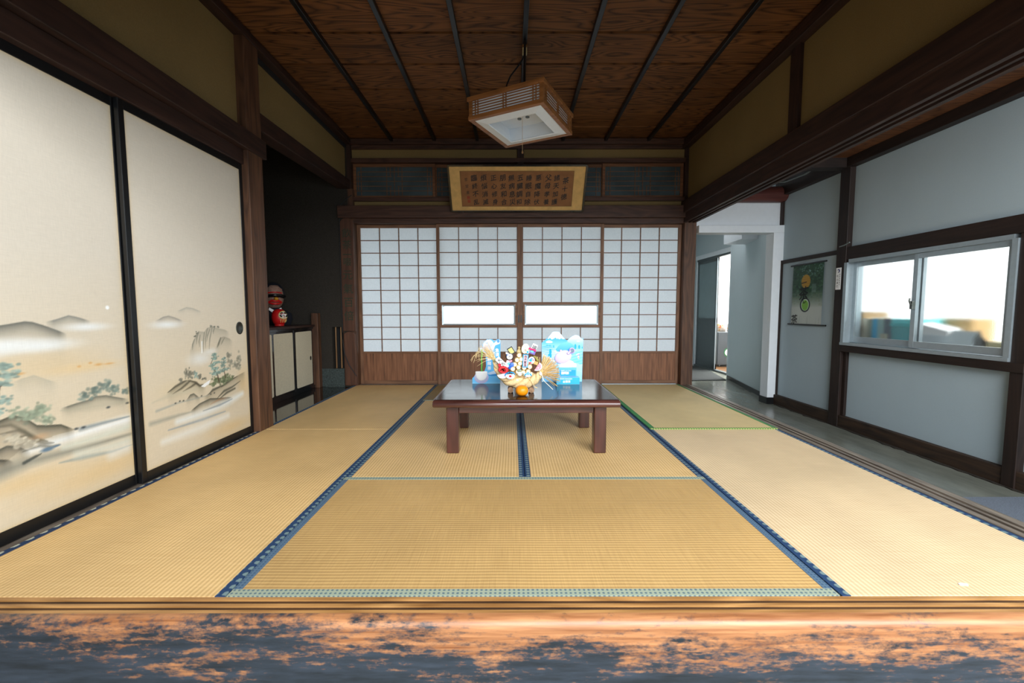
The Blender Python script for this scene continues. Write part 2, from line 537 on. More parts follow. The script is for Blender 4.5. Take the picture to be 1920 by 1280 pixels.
def tatami(name, c1, c2, axis, wear=0.25):
    """rush mat; ridges run along `axis`, 15.5 mm apart"""
    m, nt, b = newmat(name)
    t = N(nt, 'ShaderNodeTexCoord')
    sp = N(nt, 'ShaderNodeSeparateXYZ')
    nt.links.new(t.outputs['Object'], sp.inputs[0])
    per = sp.outputs['X'] if axis == 'Y' else sp.outputs['Y']
    warp = noise(nt, coords(nt), 3.0, 2)
    s = mth(nt, 'ADD', per, mth(nt, 'MULTIPLY', warp, 0.006))
    w = mth(nt, 'PINGPONG', s, 0.00775)
    w = mth(nt, 'MULTIPLY', w, 1 / 0.00775)
    rs = (6, 330, 1) if axis == 'Y' else (330, 6, 1)
    rush = noise(nt, coords(nt, rs), 1.0, 3, 0.65)
    big = noise(nt, coords(nt, (1.2, 1.0, 1) if axis == 'Y' else (1.0, 1.2, 1)), 1.6, 4, 0.6)
    k = mth(nt, 'ADD', mth(nt, 'MULTIPLY', w, 0.45), mth(nt, 'MULTIPLY', rush, 0.6))
    col = ramp(nt, k, [(0.1, c1), (0.85, c2)])
    col = mixc(nt, 1.0, col, mth(nt, 'ADD', mth(nt, 'MULTIPLY', big, 2 * wear), 1 - wear), 'MULTIPLY')
    nt.links.new(col, b.inputs['Base Color'])
    b.inputs['Roughness'].default_value = 0.55
    b.inputs['Specular IOR Level'].default_value = 0.35
    h = mth(nt, 'ADD', mth(nt, 'MULTIPLY', mth(nt, 'SINE', mth(nt, 'MULTIPLY', w, PI / 2)), 1.0), mth(nt, 'MULTIPLY', rush, 0.35))
    bump(nt, b, h, 0.35, 0.0016)
    return m
T1, T2 = C(176, 140, 84), C(230, 202, 146)
M_tatY = tatami('rush mat lengthways', C(184, 143, 84), C(240, 205, 147), 'Y')
M_tatY2 = tatami('daylit pale rush mat', C(192, 160, 116), C(238, 214, 176), 'Y')  # stronger daylight on the corridor side put into a paler mat colour
M_tatX = tatami('brown aged rush mat', C(154, 119, 71), C(212, 175, 115), 'X')
M_tatD = tatami('dull brown rush mat', C(112, 92, 58), C(158, 132, 86), 'X')
M_goza = tatami('pale straw overlay', C(186, 160, 110), C(226, 204, 152), 'Y')

def heri(name, base, dot, period, size, axis):
    m, nt, b = newmat(name)
    t = N(nt, 'ShaderNodeTexCoord')
    sp = N(nt, 'ShaderNodeSeparateXYZ')
    nt.links.new(t.outputs['Object'], sp.inputs[0])
    X, Y = sp.outputs['X'], sp.outputs['Y']
    a = mth(nt, 'ABSOLUTE', mth(nt, 'COSINE', mth(nt, 'MULTIPLY', X, PI / period)))
    c = mth(nt, 'ABSOLUTE', mth(nt, 'COSINE', mth(nt, 'MULTIPLY', Y, PI / period)))
    k = mth(nt, 'MULTIPLY', a, c)
    f = noise(nt, coords(nt), 150.0, 2)
    k = mth(nt, 'ADD', k, mth(nt, 'MULTIPLY', mth(nt, 'SUBTRACT', f, 0.5), 0.5))
    col = ramp(nt, k, [(size - 0.06, base), (size + 0.06, dot)])
    nt.links.new(col, b.inputs['Base Color'])
    b.inputs['Roughness'].default_value = 0.75
    bump(nt, b, f, 0.2, 0.001)
    return m
M_heri = heri('navy brocade border', C(24, 56, 94), C(112, 134, 136), 0.031, 0.62, 'Y')
M_heriL = heri('navy floral border', C(24, 50, 84), C(176, 180, 166), 0.047, 0.60, 'Y')
M_heriP = heri('pale brocade border', C(152, 162, 142), C(84, 106, 116), 0.014, 0.66, 'X')
M_heriG = heri('grey blue border', C(84, 108, 128), C(48, 78, 112), 0.012, 0.6, 'Y')
M_hem = plain('green cloth hem', C(58, 128, 72), 0.8, 0.15, 80)
M_hemd = heri('green stitched hem', C(62, 120, 60), C(176, 190, 110), 0.018, 0.5, 'X')

def kamachi_mat():
    m, nt, b = newmat('worn lacquered floor beam')
    t = N(nt, 'ShaderNodeTexCoord')
    sp = N(nt, 'ShaderNodeSeparateXYZ')
    nt.links.new(t.outputs['Object'], sp.inputs[0])
    n1 = noise(nt, coords(nt, (2.2, 3, 9)), 1.0, 3, 0.6, 0.2)
    n2 = noise(nt, coords(nt, (26, 30, 70), (4, 0, 0)), 1.0, 6, 0.75)
    n3 = noise(nt, coords(nt, (5, 6, 40), (1, 7, 0)), 1.0, 4, 0.7)
    # bare wood: along the trodden upper edge and in scuffed patches, more of it towards one end
    edge = mth(nt, 'ADD', mth(nt, 'MULTIPLY', sp.outputs['Z'], 2.3), mth(nt, 'MULTIPLY', sp.outputs['X'], 0.10))
    k = mth(nt, 'ADD', mth(nt, 'ADD', mth(nt, 'MULTIPLY', n1, 1.3), edge), mth(nt, 'ADD', mth(nt, 'MULTIPLY', n2, 1.15), mth(nt, 'MULTIPLY', n3, 0.9)))
    bare = ramp(nt, k, [(0.0, (0, 0, 0, 1)), (1.0, (1, 1, 1, 1))])
    bare = ramp(nt, mth(nt, 'SUBTRACT', k, 0.98), [(0.40, (0, 0, 0, 1)), (0.68, (1, 1, 1, 1))])
    g = noise(nt, coords(nt, (4, 60, 90)), 1.0, 4, 0.6)
    wcol = ramp(nt, g, [(0.3, C(132, 80, 46)), (0.7, C(194, 136, 90))])
    lac = ramp(nt, n3, [(0.3, C(36, 41, 45)), (0.7, C(60, 69, 80))])
    col = mixc(nt, bare, lac, wcol)
    nt.links.new(col, b.inputs['Base Color'])
    rr = mth(nt, 'ADD', mth(nt, 'MULTIPLY', bare, 0.12), 0.30)
    nt.links.new(rr, b.inputs['Roughness'])
    b.inputs['Specular IOR Level'].default_value = 0.6
    bump(nt, b, n1, 0.12, 0.003)
    return m
M_kam = kamachi_mat()
M_groove = wood('dark groove timber', C(44, 28, 18), C(92, 62, 36), 'X', 60, 0.6)  # darker brown laid on the floors of the sill grooves
M_sillf = wood('honey sill timber', C(126, 84, 42), C(206, 156, 96), 'X', 60, 0.38, 0.5)

def paper_mat():
    m, nt, b = newmat('shoji paper')
    out = nt.nodes['Material Output']
    nt.nodes.remove(b)
    f = noise(nt, coords(nt), 60.0, 5, 0.7)
    col = ramp(nt, f, [(0.3, (0.80, 0.84, 0.86, 1)), (0.7, (0.88, 0.91, 0.93, 1))])
    d = N(nt, 'ShaderNodeBsdfDiffuse'); t = N(nt, 'ShaderNodeBsdfTranslucent')
    nt.links.new(col, d.inputs[0]); nt.links.new(col, t.inputs[0])
    mx = N(nt, 'ShaderNodeMixShader'); mx.inputs[0].default_value = 0.58
    nt.links.new(d.outputs[0], mx.inputs[1]); nt.links.new(t.outputs[0], mx.inputs[2])
    nt.links.new(mx.outputs[0], out.inputs[0])
    return m
M_paper = paper_mat()

def glass_mat(name, rough, tint, ior=1.05, bmp=0.0):
    m, nt, b = newmat(name)
    out = nt.nodes['Material Output']
    nt.nodes.remove(b)
    r = N(nt, 'ShaderNodeBsdfRefraction' if rough else 'ShaderNodeBsdfTransparent')
    r.inputs['Color'].default_value = tint
    if rough:
        r.inputs['Roughness'].default_value = rough
        r.inputs['IOR'].default_value = ior
    g = N(nt, 'ShaderNodeBsdfGlossy')
    g.inputs['Roughness'].default_value = max(rough * 0.6, 0.03)
    fr = N(nt, 'ShaderNodeFresnel'); fr.inputs[0].default_value = 1.45
    mx = N(nt, 'ShaderNodeMixShader')
    nt.links.new(fr.outputs[0], mx.inputs[0])
    nt.links.new(r.outputs[0], mx.inputs[1]); nt.links.new(g.outputs[0], mx.inputs[2])
    if bmp:
        f = noise(nt, coords(nt), 160.0, 2)
        bn = N(nt, 'ShaderNodeBump'); bn.inputs['Strength'].default_value = bmp; bn.inputs['Distance'].default_value = 0.002
        nt.links.new(f, bn.inputs['Height'])
        nt.links.new(bn.outputs[0], r.inputs['Normal'])
    nt.links.new(mx.outputs[0], out.inputs[0])
    return m
M_clear = glass_mat('clear glass', 0.0, (0.96, 0.98, 0.98, 1))
M_frost = glass_mat('frosted glass', 0.27, (0.97, 0.99, 1.0, 1), 1.2, 0.25)
M_dglass = plain('smoky frosted glass', C(124, 142, 146), 0.22, 0.06, 3)
M_tglass = plain('dusky transom glass', C(66, 80, 84), 0.3, 0.35, 4)

def lino_mat():
    m, nt, b = newmat('grey linoleum')
    f = noise(nt, coords(nt, (3, 1, 1)), 2.4, 4, 0.6)
    g = noise(nt, coords(nt, (90, 2.5, 1)), 1.0, 3, 0.6)
    col = ramp(nt, mth(nt, 'ADD', mth(nt, 'MULTIPLY', f, 0.7), mth(nt, 'MULTIPLY', g, 0.3)), [(0.3, C(100, 104, 96)), (0.7, C(136, 138, 128))])
    nt.links.new(col, b.inputs['Base Color'])
    b.inputs['Roughness'].default_value = 0.2
    b.inputs['Specular IOR Level'].default_value = 0.55
    bump(nt, b, g, 0.03, 0.002)
    return m
M_lino = lino_mat()
M_stone = plaster('entrance concrete', C(120, 120, 116), 0.8, 60)
M_ground = plaster('pale bounce ground', C(214, 214, 208), 0.95, 40)  # unseen ground, kept pale to bounce light onto the paper screens
M_oak = wood('oak floor', C(84, 56, 32), C(122, 88, 54), 'X', 30, 0.4)

# ================================================================== THE SETTING
# ---- floors and ground
struct('floor', box(-1.90, 1.98, -0.10, 3.72, -0.16, -0.056), M_dark, 'boarded subfloor under the straw mats', 'floor')
struct('floor_corridor', box(1.98, 3.49, -3.2, 7.3, -0.36, -0.21), M_lino, 'glossy grey corridor floor right of the mat room', 'floor')
struct('floor_alcove', box(-2.80, -1.86, 1.80, 3.60, -0.16, -0.012), M_blkfl, 'glossy black boards of the alcove floor', 'floor')
struct('floor_entrance', box(-3.2, 1.98, -3.2, -0.08, -0.6, -0.415), M_stone, 'concrete entrance floor in front of the raised room', 'floor')
struct('ground', box(-14, 14, 5.0, 40, -0.7, -0.5), M_ground, 'pale ground outside behind the paper screens', 'ground')
struct('floor_veranda', box(-2.9, 1.86, 3.76, 4.9, -0.2, -0.06), M_postX, 'veranda boards outside the paper screens', 'floor')
struct('floor_back_room', box(3.49, 7.1, 4.1, 8.6, -0.36, -0.21), M_oak, 'brown floor of the room beyond the sliding door', 'floor')
struct('floor_office', box(3.06, 7.1, -1.7, 3.8, -0.36, -0.21), M_lino, 'office floor behind the corridor window', 'floor')

# ---- front sill with two grooves, and the worn floor beam under it
prof = [(0.0, -0.03), (0.0, 0.0), (-0.012, 0.0), (-0.0125, -0.014), (-0.0275, -0.014), (-0.028, 0.0), (-0.038, 0.0), (-0.0385, -0.014),
        (-0.0535, -0.014), (-0.054, 0.0), (-0.066, 0.0), (-0.066, -0.03)]
struct('trim_1', MB().prism(prof, 'x', -2.6, 2.6).box(-2.6, 2.6, -0.0272, -0.0128, -0.013, -0.0045, 1).box(-2.6, 2.6, -0.0532, -0.0388, -0.013, -0.0045, 1), [M_sillf, M_groove], 'grooved honey coloured door sill along the front of the mats', 'sill')
arc = [(-0.066, 0.0)] + [(-0.072 - 0.028 * math.sin(a), -0.028 + 0.028 * math.cos(a)) for a in [i * PI / 16 for i in range(9)]]
prof = [(-0.066, -0.42)] + arc + [(-0.104, -0.10), (-0.104, -0.42)]
struct('trim_2', MB().prism(prof, 'x', -2.6, 2.6), M_kam, 'worn dark floor beam with bare scuffed edge along the front', 'beam', smooth=35)
# lintel over the front opening (above the picture), shading the ceiling
struct('trim_3', box(-2.6, 2.0, -0.12, -0.02, 1.80, 2.04), M_postX, 'lintel over the front opening', 'beam')
struct('wall_front', box(-2.8, 2.0, -0.10, -0.04, 2.04, 2.75), M_plas, 'plaster over the front opening', 'wall')

# ---- left side
struct('trim_4', box(-1.97, -1.815, 1.705, 1.868, -0.05, 2.70), M_warmZ, 'brown square post between painted screens and alcove', 'post', 0.004)
struct('trim_5', box(-1.95, -1.845, -0.10, 1.705, 1.812, 1.905), M_postY, 'grooved head rail above the painted sliding screens', 'rail', 0.003)
struct('trim_6', box(-1.95, -1.80, -0.10, 1.90, 1.906, 2.03), M_postY, 'wide timber band above the painted screens', 'beam', 0.004)
struct('wall_left', box(-1.97, -1.875, -0.10, 1.705, 2.03, 2.72), M_plas, 'ochre plaster above the painted screens', 'wall')
struct('wall_left_alcove', box(-1.97, -1.875, 1.868, 3.58, 2.18, 2.72), M_plas, 'ochre plaster above the alcove opening', 'wall')
mb = MB()
mb.hexa([(-1.95, 1.868, 2.105), (-1.83, 1.868, 2.105), (-1.83, 3.60, 2.170), (-1.95, 3.60, 2.170),
         (-1.95, 1.868, 2.228), (-1.83, 1.868, 2.228), (-1.83, 3.60, 2.268), (-1.95, 3.60, 2.268)])
struct('trim_7', mb, M_postY, 'timber lintel over the dark alcove', 'beam', 0.004)
struct('trim_8', box(-1.90, -1.80, -0.10, 3.58, 2.635, 2.69), M_postY, 'ceiling moulding along the left wall', 'trim', 0.004)
struct('trim_9', box(-1.93, -1.848, -0.10, 1.705, -0.05, -0.004), M_sill, 'floor track under the painted screens', 'sill')

# ---- alcove shell
struct('wall_alcove_back', box(-2.84, -2.76, 1.80, 3.60, -0.1, 2.75), M_alc, 'black plaster at the rear of the alcove', 'wall')
mb = MB()
wy0, wy1 = 3.53, 3.60
mb.box(-2.78, -2.075, wy0, wy1, -0.1, 2.6)
mb.box(-1.94, -1.86, wy0, wy1, -0.1, 2.6)
mb.box(-2.075, -1.94, wy0, wy1, 0.66, 2.6)
mb.box(-2.075, -1.94, wy0, wy1, -0.1, 0.195)
struct('wall_alcove_side', mb, M_alc, 'dark sparkling plaster side wall of the alcove', 'wall')
struct('wall_alcove_near', box(-2.80, -1.97, 1.78, 1.84, -0.1, 2.7), M_alc, 'near side wall of the alcove', 'wall')
struct('ceiling_alcove', box(-2.84, -1.86, 1.78, 3.62, 2.60, 2.66), M_dark, 'alcove ceiling', 'ceiling')
struct('baseboard_alcove', box(-2.20, -1.945, 3.518, 3.532, -0.012, 0.192), M_alcb, 'mottled grey skirting below the small barred window', 'skirting')
win = thing('window_2', 'small dark barred window low in the alcove wall', 'window', (-2.0, 3.56, 0.2), kind='structure')
box(-2.08, -1.935, 3.60, 3.615, 0.19, 0.67).build('backing', M_dark, win)
for x in (-2.043, -1.985):
    MB().tube([(x, 3.555, 0.192), (x, 3.555, 0.663)], 0.0085, 10).build('bamboo_bar', M_bamboo, win, smooth=40)

# ---- back wall
struct('trim_10', box(-1.95, -1.80, 3.535, 3.68, -0.05, 2.172), M_warmZ, 'post at the corner of alcove and paper screens', 'post', 0.004)
struct('trim_11', box(-1.868, -1.815, 3.535, 3.66, 2.172, 2.69), M_postZ, 'slim post above the alcove corner', 'post', 0.002)
struct('trim_12', box(-1.82, 1.845, 3.555, 3.70, -0.05, -0.002), M_sill, 'floor track under the paper screens', 'sill')
struct('trim_13', box(0.955, 1.80, 3.548, 3.572, -0.02, 0.014), M_alu, 'pale metal strip below the last paper screen', 'strip', 0.002)
struct('trim_14', box(-1.80, 1.845, 3.535, 3.70, 1.800, 1.852), M_postX, 'head rail above the paper screens', 'rail', 0.003)
struct('trim_15', box(-1.96, 1.85, 3.49, 3.66, 1.852, 1.982), M_postX, 'wide timber band above the paper screens', 'beam', 0.004)
struct('wall_back_lower', box(-1.82, 1.86, 3.58, 3.66, 1.98, 2.05), M_plas, 'narrow plaster strip below the transom', 'wall')
struct('trim_16', box(-1.815, 1.85, 3.545, 3.68, 2.042, 2.085), M_postX, 'sill of the transom screens', 'sill', 0.003)
struct('trim_17', box(-1.815, 1.85, 3.545, 3.68, 2.455, 2.500), M_postX, 'head rail of the transom screens', 'rail', 0.003)
struct('wall_back_upper', box(-1.82, 1.86, 3.58, 3.66, 2.49, 2.72), M_plas, 'ochre plaster above the transom', 'wall')
struct('trim_18', box(-1.815, 1.85, 3.55, 3.60, 2.600, 2.640), M_postX, 'picture moulding below the back ceiling edge', 'trim', 0.003)
struct('trim_19', box(-1.90, 1.88, 3.515, 3.62, 2.640, 2.695), M_postX, 'ceiling moulding along the back wall', 'trim', 0.004)
struct('trim_20', box(0.0, 0.072, 3.56, 3.67, 2.045, 2.61), M_postZ, 'short centre post over the transom', 'post', 0.003)
struct('trim_21', box(1.848, 1.978, 3.545, 3.68, -0.05, 1.84), M_warmZ, 'brown post between paper screens and corridor', 'post', 0.004)
struct('trim_22', box(1.835, 1.88, 3.545, 3.66, 1.84, 2.69), M_postZ, 'slim post above the corridor corner', 'post', 0.002)
# dark box of the eaves behind the transom
struct('wall_eaves', MB().box(-2.9, 1.86, 4.45, 4.5, 1.95, 2.8).box(-2.9, 1.86, 3.70, 4.5, 2.75, 2.8), M_dark, 'dark eaves behind the transom screens', 'wall')
struct('ceiling_veranda', box(-2.9, 1.86, 3.70, 4.50, 1.93, 1.96), M_postX, 'veranda ceiling outside', 'ceiling')

# ---- ceiling
mb = MB()
ys = [1.794 + 0.362 * k for k in range(-6, 6)]
edges = [-0.12] + [y for y in ys if -0.1 < y < 3.6] + [3.64]
for i in range(len(edges) - 1):
    a, b = edges[i] + 0.004, edges[i + 1] - 0.004
    mb.hexa([(-1.93, a, 2.697), (1.93, a, 2.697), (1.93, b, 2.706), (-1.93, b, 2.706), (-1.93, a, 2.711), (1.93, a, 2.711), (1.93, b, 2.716), (-1.93, b, 2.716)])
struct('ceiling', mb, M_ceil, 'dark boarded ceiling with bold wood grain', 'ceiling')
struct('ceiling_void', box(-3.0, 2.05, -0.2, 3.72, 2.74, 2.80), M_dark, 'dark void above the ceiling boards', 'ceiling')
places = ['leftmost', 'second from the left', 'third from the left', 'over the hanging lamp', 'third from the right', 'second from the right', 'rightmost']
for k in range(7):
    x = 0.03 + 0.463 * (k - 3)
    struct('trim_%d' % (23 + k), box(x - 0.016, x + 0.016, -0.1, 3.525, 2.664, 2.700), M_blkfr,
           'dark ceiling batten, %s of the seven' % places[k] if k != 3 else 'dark ceiling batten running over the hanging lamp', 'batten', 0.003)

# ---- right side of the room: open to the corridor under a deep lintel
prof = [(1.83, 1.802), (1.857, 1.802), (1.857, 1.818), (1.887, 1.818), (1.887, 1.802), (1.905, 1.802), (1.905, 1.818), (1.935, 1.818),
        (1.935, 1.802), (1.965, 1.802), (1.965, 1.90), (1.83, 1.90)]
struct('trim_30', MB().prism(prof, 'y', -0.1, 3.56), M_postY, 'grooved head rail over the corridor opening', 'rail')
struct('trim_31', box(1.805, 1.985, -0.1, 3.56, 1.90, 2.03), M_postY, 'deep timber lintel over the corridor opening', 'beam', 0.005)
struct('wall_right', box(1.872, 1.95, -0.1, 3.60, 2.02, 2.72), M_plas, 'shadowed ochre plaster above the corridor opening', 'wall')
struct('trim_32', box(1.845, 1.90, 1.735, 1.83, 2.03, 2.64), M_postZ, 'short post in the plaster above the corridor opening', 'post', 0.003)
struct('trim_33', box(1.80, 1.90, -0.1, 3.58, 2.60, 2.685), M_postY, 'ceiling moulding along the right wall', 'trim', 0.004)
prof = [(1.825, -0.06), (1.825, 0.002), (1.860, 0.002), (1.860, -0.006), (1.879, -0.006), (1.879, 0.002), (1.897, 0.002), (1.897, -0.006),
        (1.916, -0.006), (1.916, 0.002), (1.955, 0.002), (1.985, -0.008), (1.985, -0.22), (1.825, -0.22)]
struct('trim_34', MB().prism(prof, 'y', -0.07, 3.62), M_sill, 'grooved grey door sill between mats and corridor', 'sill')

# ---- corridor
XW = 2.914  # coordinates of corridor, passage and rooms beyond are scaled about the camera
mb = MB()
mb.box(1.985, XW, -1.557, 2.596, 2.156, 2.180)
struct('ceiling_corridor', mb, M_ceilc, 'brown boarded corridor ceiling', 'ceiling')
for k, y in enumerate((0.62, 0.88, 1.14, 1.40, 1.66, 1.90)):
    pass
struct('ceiling_corridor_recess', box(1.95, 3.079, 2.667, 3.694, 2.445, 2.492), M_dark, 'dark recess above the corridor end', 'ceiling')
struct('trim_35', MB().box(1.985, XW, 2.573, 2.679, 2.074, 2.180).box(1.985, XW, 2.596, 2.655, 2.180, 2.469), M_corX, 'beam closing the boarded corridor ceiling', 'beam', 0.003)
struct('trim_36', box(2.843, XW, -1.557, 2.573, 2.074, 2.156), M_corY, 'dark moulding at the top of the corridor wall', 'trim', 0.003)
struct('trim_37', box(2.855, XW + 0.1, 2.679, 3.587, 2.077, 2.469), M_corY, 'dark boarding above the scroll wall', 'trim', 0.003)
mb = MB()
mb.box(XW, 3.055, -1.557, 3.587, 1.277, 2.445)
mb.box(XW, 3.055, -1.557, 3.587, -0.269, 0.540)
mb.box(XW, 3.055, 2.584, 3.587, 0.540, 1.277)
mb.box(XW, 3.055, -1.557, 1.286, 0.540, 1.277)
struct('wall_corridor', mb, M_wallc, 'grey white cloth covered corridor wall', 'wall')
struct('trim_38', box(2.866, XW + 0.005, 2.555, 2.665, -0.210, 2.079), M_corZ, 'dark post beside the corridor window', 'post', 0.003)
struct('trim_39', box(2.866, XW + 0.005, 1.210, 1.279, -0.210, 1.279), M_corZ, 'dark post at the near end of the corridor window', 'post', 0.003)
struct('trim_40', box(2.871, XW + 0.005, -1.557, 2.556, 1.281, 1.389), M_corY, 'dark timber rail above the corridor window', 'rail', 0.003)
struct('trim_41', box(2.855, XW + 0.004, 1.202, 2.558, 0.475, 0.533), M_corY, 'dark sill below the corridor window', 'sill', 0.003)
struct('trim_42', box(2.896, XW + 0.005, 2.665, 3.517, 1.345, 1.383), M_corY, 'thin dark rail above the tea scroll', 'rail', 0.002)
struct('trim_43', box(2.890, XW + 0.005, 3.487, 3.517, -0.186, 1.383), M_corZ, 'thin dark strip at the end of the scroll wall', 'post', 0.001)
struct('baseboard_corridor', MB().box(2.874, XW + 0.006, 0.685, 3.512, -0.209, -0.101), M_base, 'worn brown timber skirting along the corridor', 'skirting', 0.004)
struct('trim_44', box(2.890, XW + 0.005, 2.519, 2.555, -0.098, 0.475), M_corZ, 'dark edge strip left of the panel below the window', 'strip', 0.001)
rgd = random.Random(4)
P = [(2.873, 0.70 + 0.05 * k) for k in range(56)][::-1]
P = [(2.868 - rgd.choice((0.004, 0.010, 0.018, 0.03)) * rgd.uniform(0.5, 1.2), 0.70 + 0.05 * k) for k in range(56)] + [(2.874, 3.45), (2.874, 0.70)]
struct('trim_52', MB().prism(P, 'z', -0.211, -0.203), M_alc, 'ragged dark joint between corridor floor and skirting', 'joint')
# passage portal
struct('trim_45', MB().tube([(1.96, 3.517, 2.097), (2.866, 3.517, 2.097), (2.931, 3.517, 2.097), (2.961, 3.517, 2.097)], [0.085, 0.085, 0.078, 0.06], 20), M_red,
       'reddish brown round log over the white passage frame', 'beam', smooth=50)
struct('wall_passage_header', box(1.96, 2.908, 3.552, 3.635, 1.737, 2.091), M_white, 'white panel over the passage opening', 'wall')
struct('trim_46', box(2.896, 2.931, 3.505, 3.576, 1.761, 2.020), M_postZ, 'short dark strip beside the white panel', 'strip')
struct('trim_47', MB().box(1.982, 2.937, 3.493, 3.635, 1.685, 1.766).box(2.802, 2.937, 3.493, 3.635, -0.137, 1.685), M_white, 'white frame of the passage opening', 'door frame', 0.004)
struct('baseboard_passage_frame', box(2.796, 2.940, 3.491, 3.637, -0.210, -0.137), M_blkfr, 'black foot of the white passage frame', 'skirting')
# passage behind: slanting wall, end wall, ceiling
def wallseg(p, q, t, z0, z1):
    p = Vector((p[0], p[1], 0)); q = Vector((q[0], q[1], 0))
    d = (q - p).normalized(); n = Vector((d.y, -d.x, 0)) * t
    return MB().hexa([p + Vector((0, 0, z0)), q + Vector((0, 0, z0)), q + n + Vector((0, 0, z0)), p + n + Vector((0, 0, z0)),
                      p + Vector((0, 0, z1)), q + Vector((0, 0, z1)), q + n + Vector((0, 0, z1)), p + n + Vector((0, 0, z1))])
def seg(p, q, t, z0, z1):
    mb = MB()
    p = Vector((p[0], p[1], 0)); q = Vector((q[0], q[1], 0))
    d = (q - p).normalized(); n = Vector((d.y, -d.x, 0)) * t
    zz0 = Vector((0, 0, z0)); zz1 = Vector((0, 0, z1))
    mb.hexa([p + zz0, p + n + zz0, q + n + zz0, q + zz0, p + zz1, p + n + zz1, q + n + zz1, q + zz1])
    return mb
struct('wall_passage', seg((2.925, 3.587), (3.258, 5.251), 0.10, -0.25, 2.40), M_wallp, 'slanting grey white wall beyond the white frame', 'wall')
struct('wall_passage_return', box(3.256, 3.574, 5.169, 5.287, -0.269, 2.386), M_wallp, 'short return at the end of the slanting wall', 'wall')
struct('baseboard_passage', seg((2.908, 3.635), (3.246, 5.251), 0.014, -0.21, -0.156), M_blkfr, 'black skirting of the slanting wall', 'skirting')
struct('ceiling_passage', MB().box(1.90, 3.669, 3.611, 7.175, 2.304, 2.351), M_whitew, 'white passage ceiling', 'ceiling')
struct('trim_48', box(3.350, 3.374, 5.995, 6.821, 2.294, 2.305), M_alud, 'thin dark seam in the passage ceiling', 'strip')
struct('trim_49', box(2.848, 3.315, 4.225, 4.685, 1.741, 2.315), M_white, 'white boxed duct under the passage ceiling', 'duct')
struct('wall_passage_end', box(1.90, 3.669, 6.986, 7.104, -0.269, 2.386), M_wallp, 'end wall of the passage', 'wall')
mb = MB()
mb.box(3.480, 3.598, 5.228, 6.998, 1.784, 2.386)
mb.box(3.480, 3.598, 6.868, 6.998, -0.269, 1.784)
struct('wall_passage_right', mb, M_wallp, 'passage wall around the sliding door', 'wall')
struct('trim_50', MB().box(3.451, 3.492, 6.856, 6.915, -0.210, 1.808).box(3.433, 3.492, 5.228, 6.915, 1.779, 1.855), M_white, 'pale frame of the sliding door', 'door frame', 0.003)
struct('trim_51', MB().box(3.433, 3.504, 5.228, 6.856, -0.210, -0.180).box(3.439, 3.504, 5.228, 6.856, 1.743, 1.779), M_alud, 'dark tracks of the sliding door', 'track')
struct('wall_passage_left', box(1.90, 1.98, 3.70, 7.057, -0.269, 2.386), M_wallp, 'hidden left wall of the passage', 'wall')
d1 = thing('door_1', 'dark grey framed sliding door with frosted upper pane', 'door', (3.468, 6.490, -0.180), kind='structure')
y0, y1 = 6.095, 6.856
MB().box(3.456, 3.486, y0, y0 + 0.045, -0.180, 1.743).box(3.456, 3.486, y1 - 0.045, y1, -0.180, 1.743).box(3.456, 3.486, y0, y1, 1.690, 1.743).box(3.456, 3.486, y0, y1, -0.180, -0.092).box(3.456, 3.486, y0, y1, 0.628, 0.699).build('frame', M_alud, d1)
box(3.466, 3.478, y0 + 0.04, y1 - 0.04, 0.699, 1.696).build('pane', M_dglass, d1)
box(3.464, 3.480, y0 + 0.04, y1 - 0.04, -0.092, 0.628).build('panel', M_alud, d1)
box(3.451, 3.462, y0 - 0.006, y0 + 0.004, -0.174, 1.737).build('edge_strip', M_alu, d1)
# back room and office boxes seen through door and window
mb = MB()
mb.box(3.551, 7.091, 8.473, 8.591, -0.269, 2.917).box(6.973, 7.091, 4.225, 8.591, -0.269, 2.917).box(3.551, 7.091, 4.107, 4.225, -0.269, 2.917).box(3.551, 3.598, 6.998, 8.473, -0.269, 2.917).box(3.551, 3.598, 4.225, 5.169, -0.269, 2.917)
mb.box(3.551, 3.598, 5.169, 6.998, 2.327, 2.917)
struct('wall_back_room', mb, M_whitew, 'white walls of the bright room beyond the sliding door', 'wall')
struct('ceiling_back_room', box(3.551, 7.091, 4.107, 8.591, 2.799, 2.917), M_whitew, 'ceiling of the bright back room', 'ceiling')
struct('baseboard_back_room', box(3.598, 6.973, 8.455, 8.473, -0.210, -0.115), M_blkfr, 'dark skirting of the back room', 'skirting')
mb = MB()
mb.box(6.973, 7.091, -1.557, 3.753, -0.269, 2.917).box(3.055, 7.091, 3.635, 3.753, -0.269, 2.917).box(3.055, 7.091, -1.675, -1.557, -0.269, 2.917)
struct('wall_office', mb, M_whitew, 'white office walls behind the corridor window', 'wall')
struct('ceiling_office', box(2.925, 7.091, -1.675, 3.753, 2.858, 2.917), M_whitew, 'office ceiling', 'ceiling')
struct('wall_corridor_upper', box(XW + 0.02, 3.055, -1.557, 3.635, 2.386, 2.917), M_whitew, 'upper part of the office partition', 'wall')

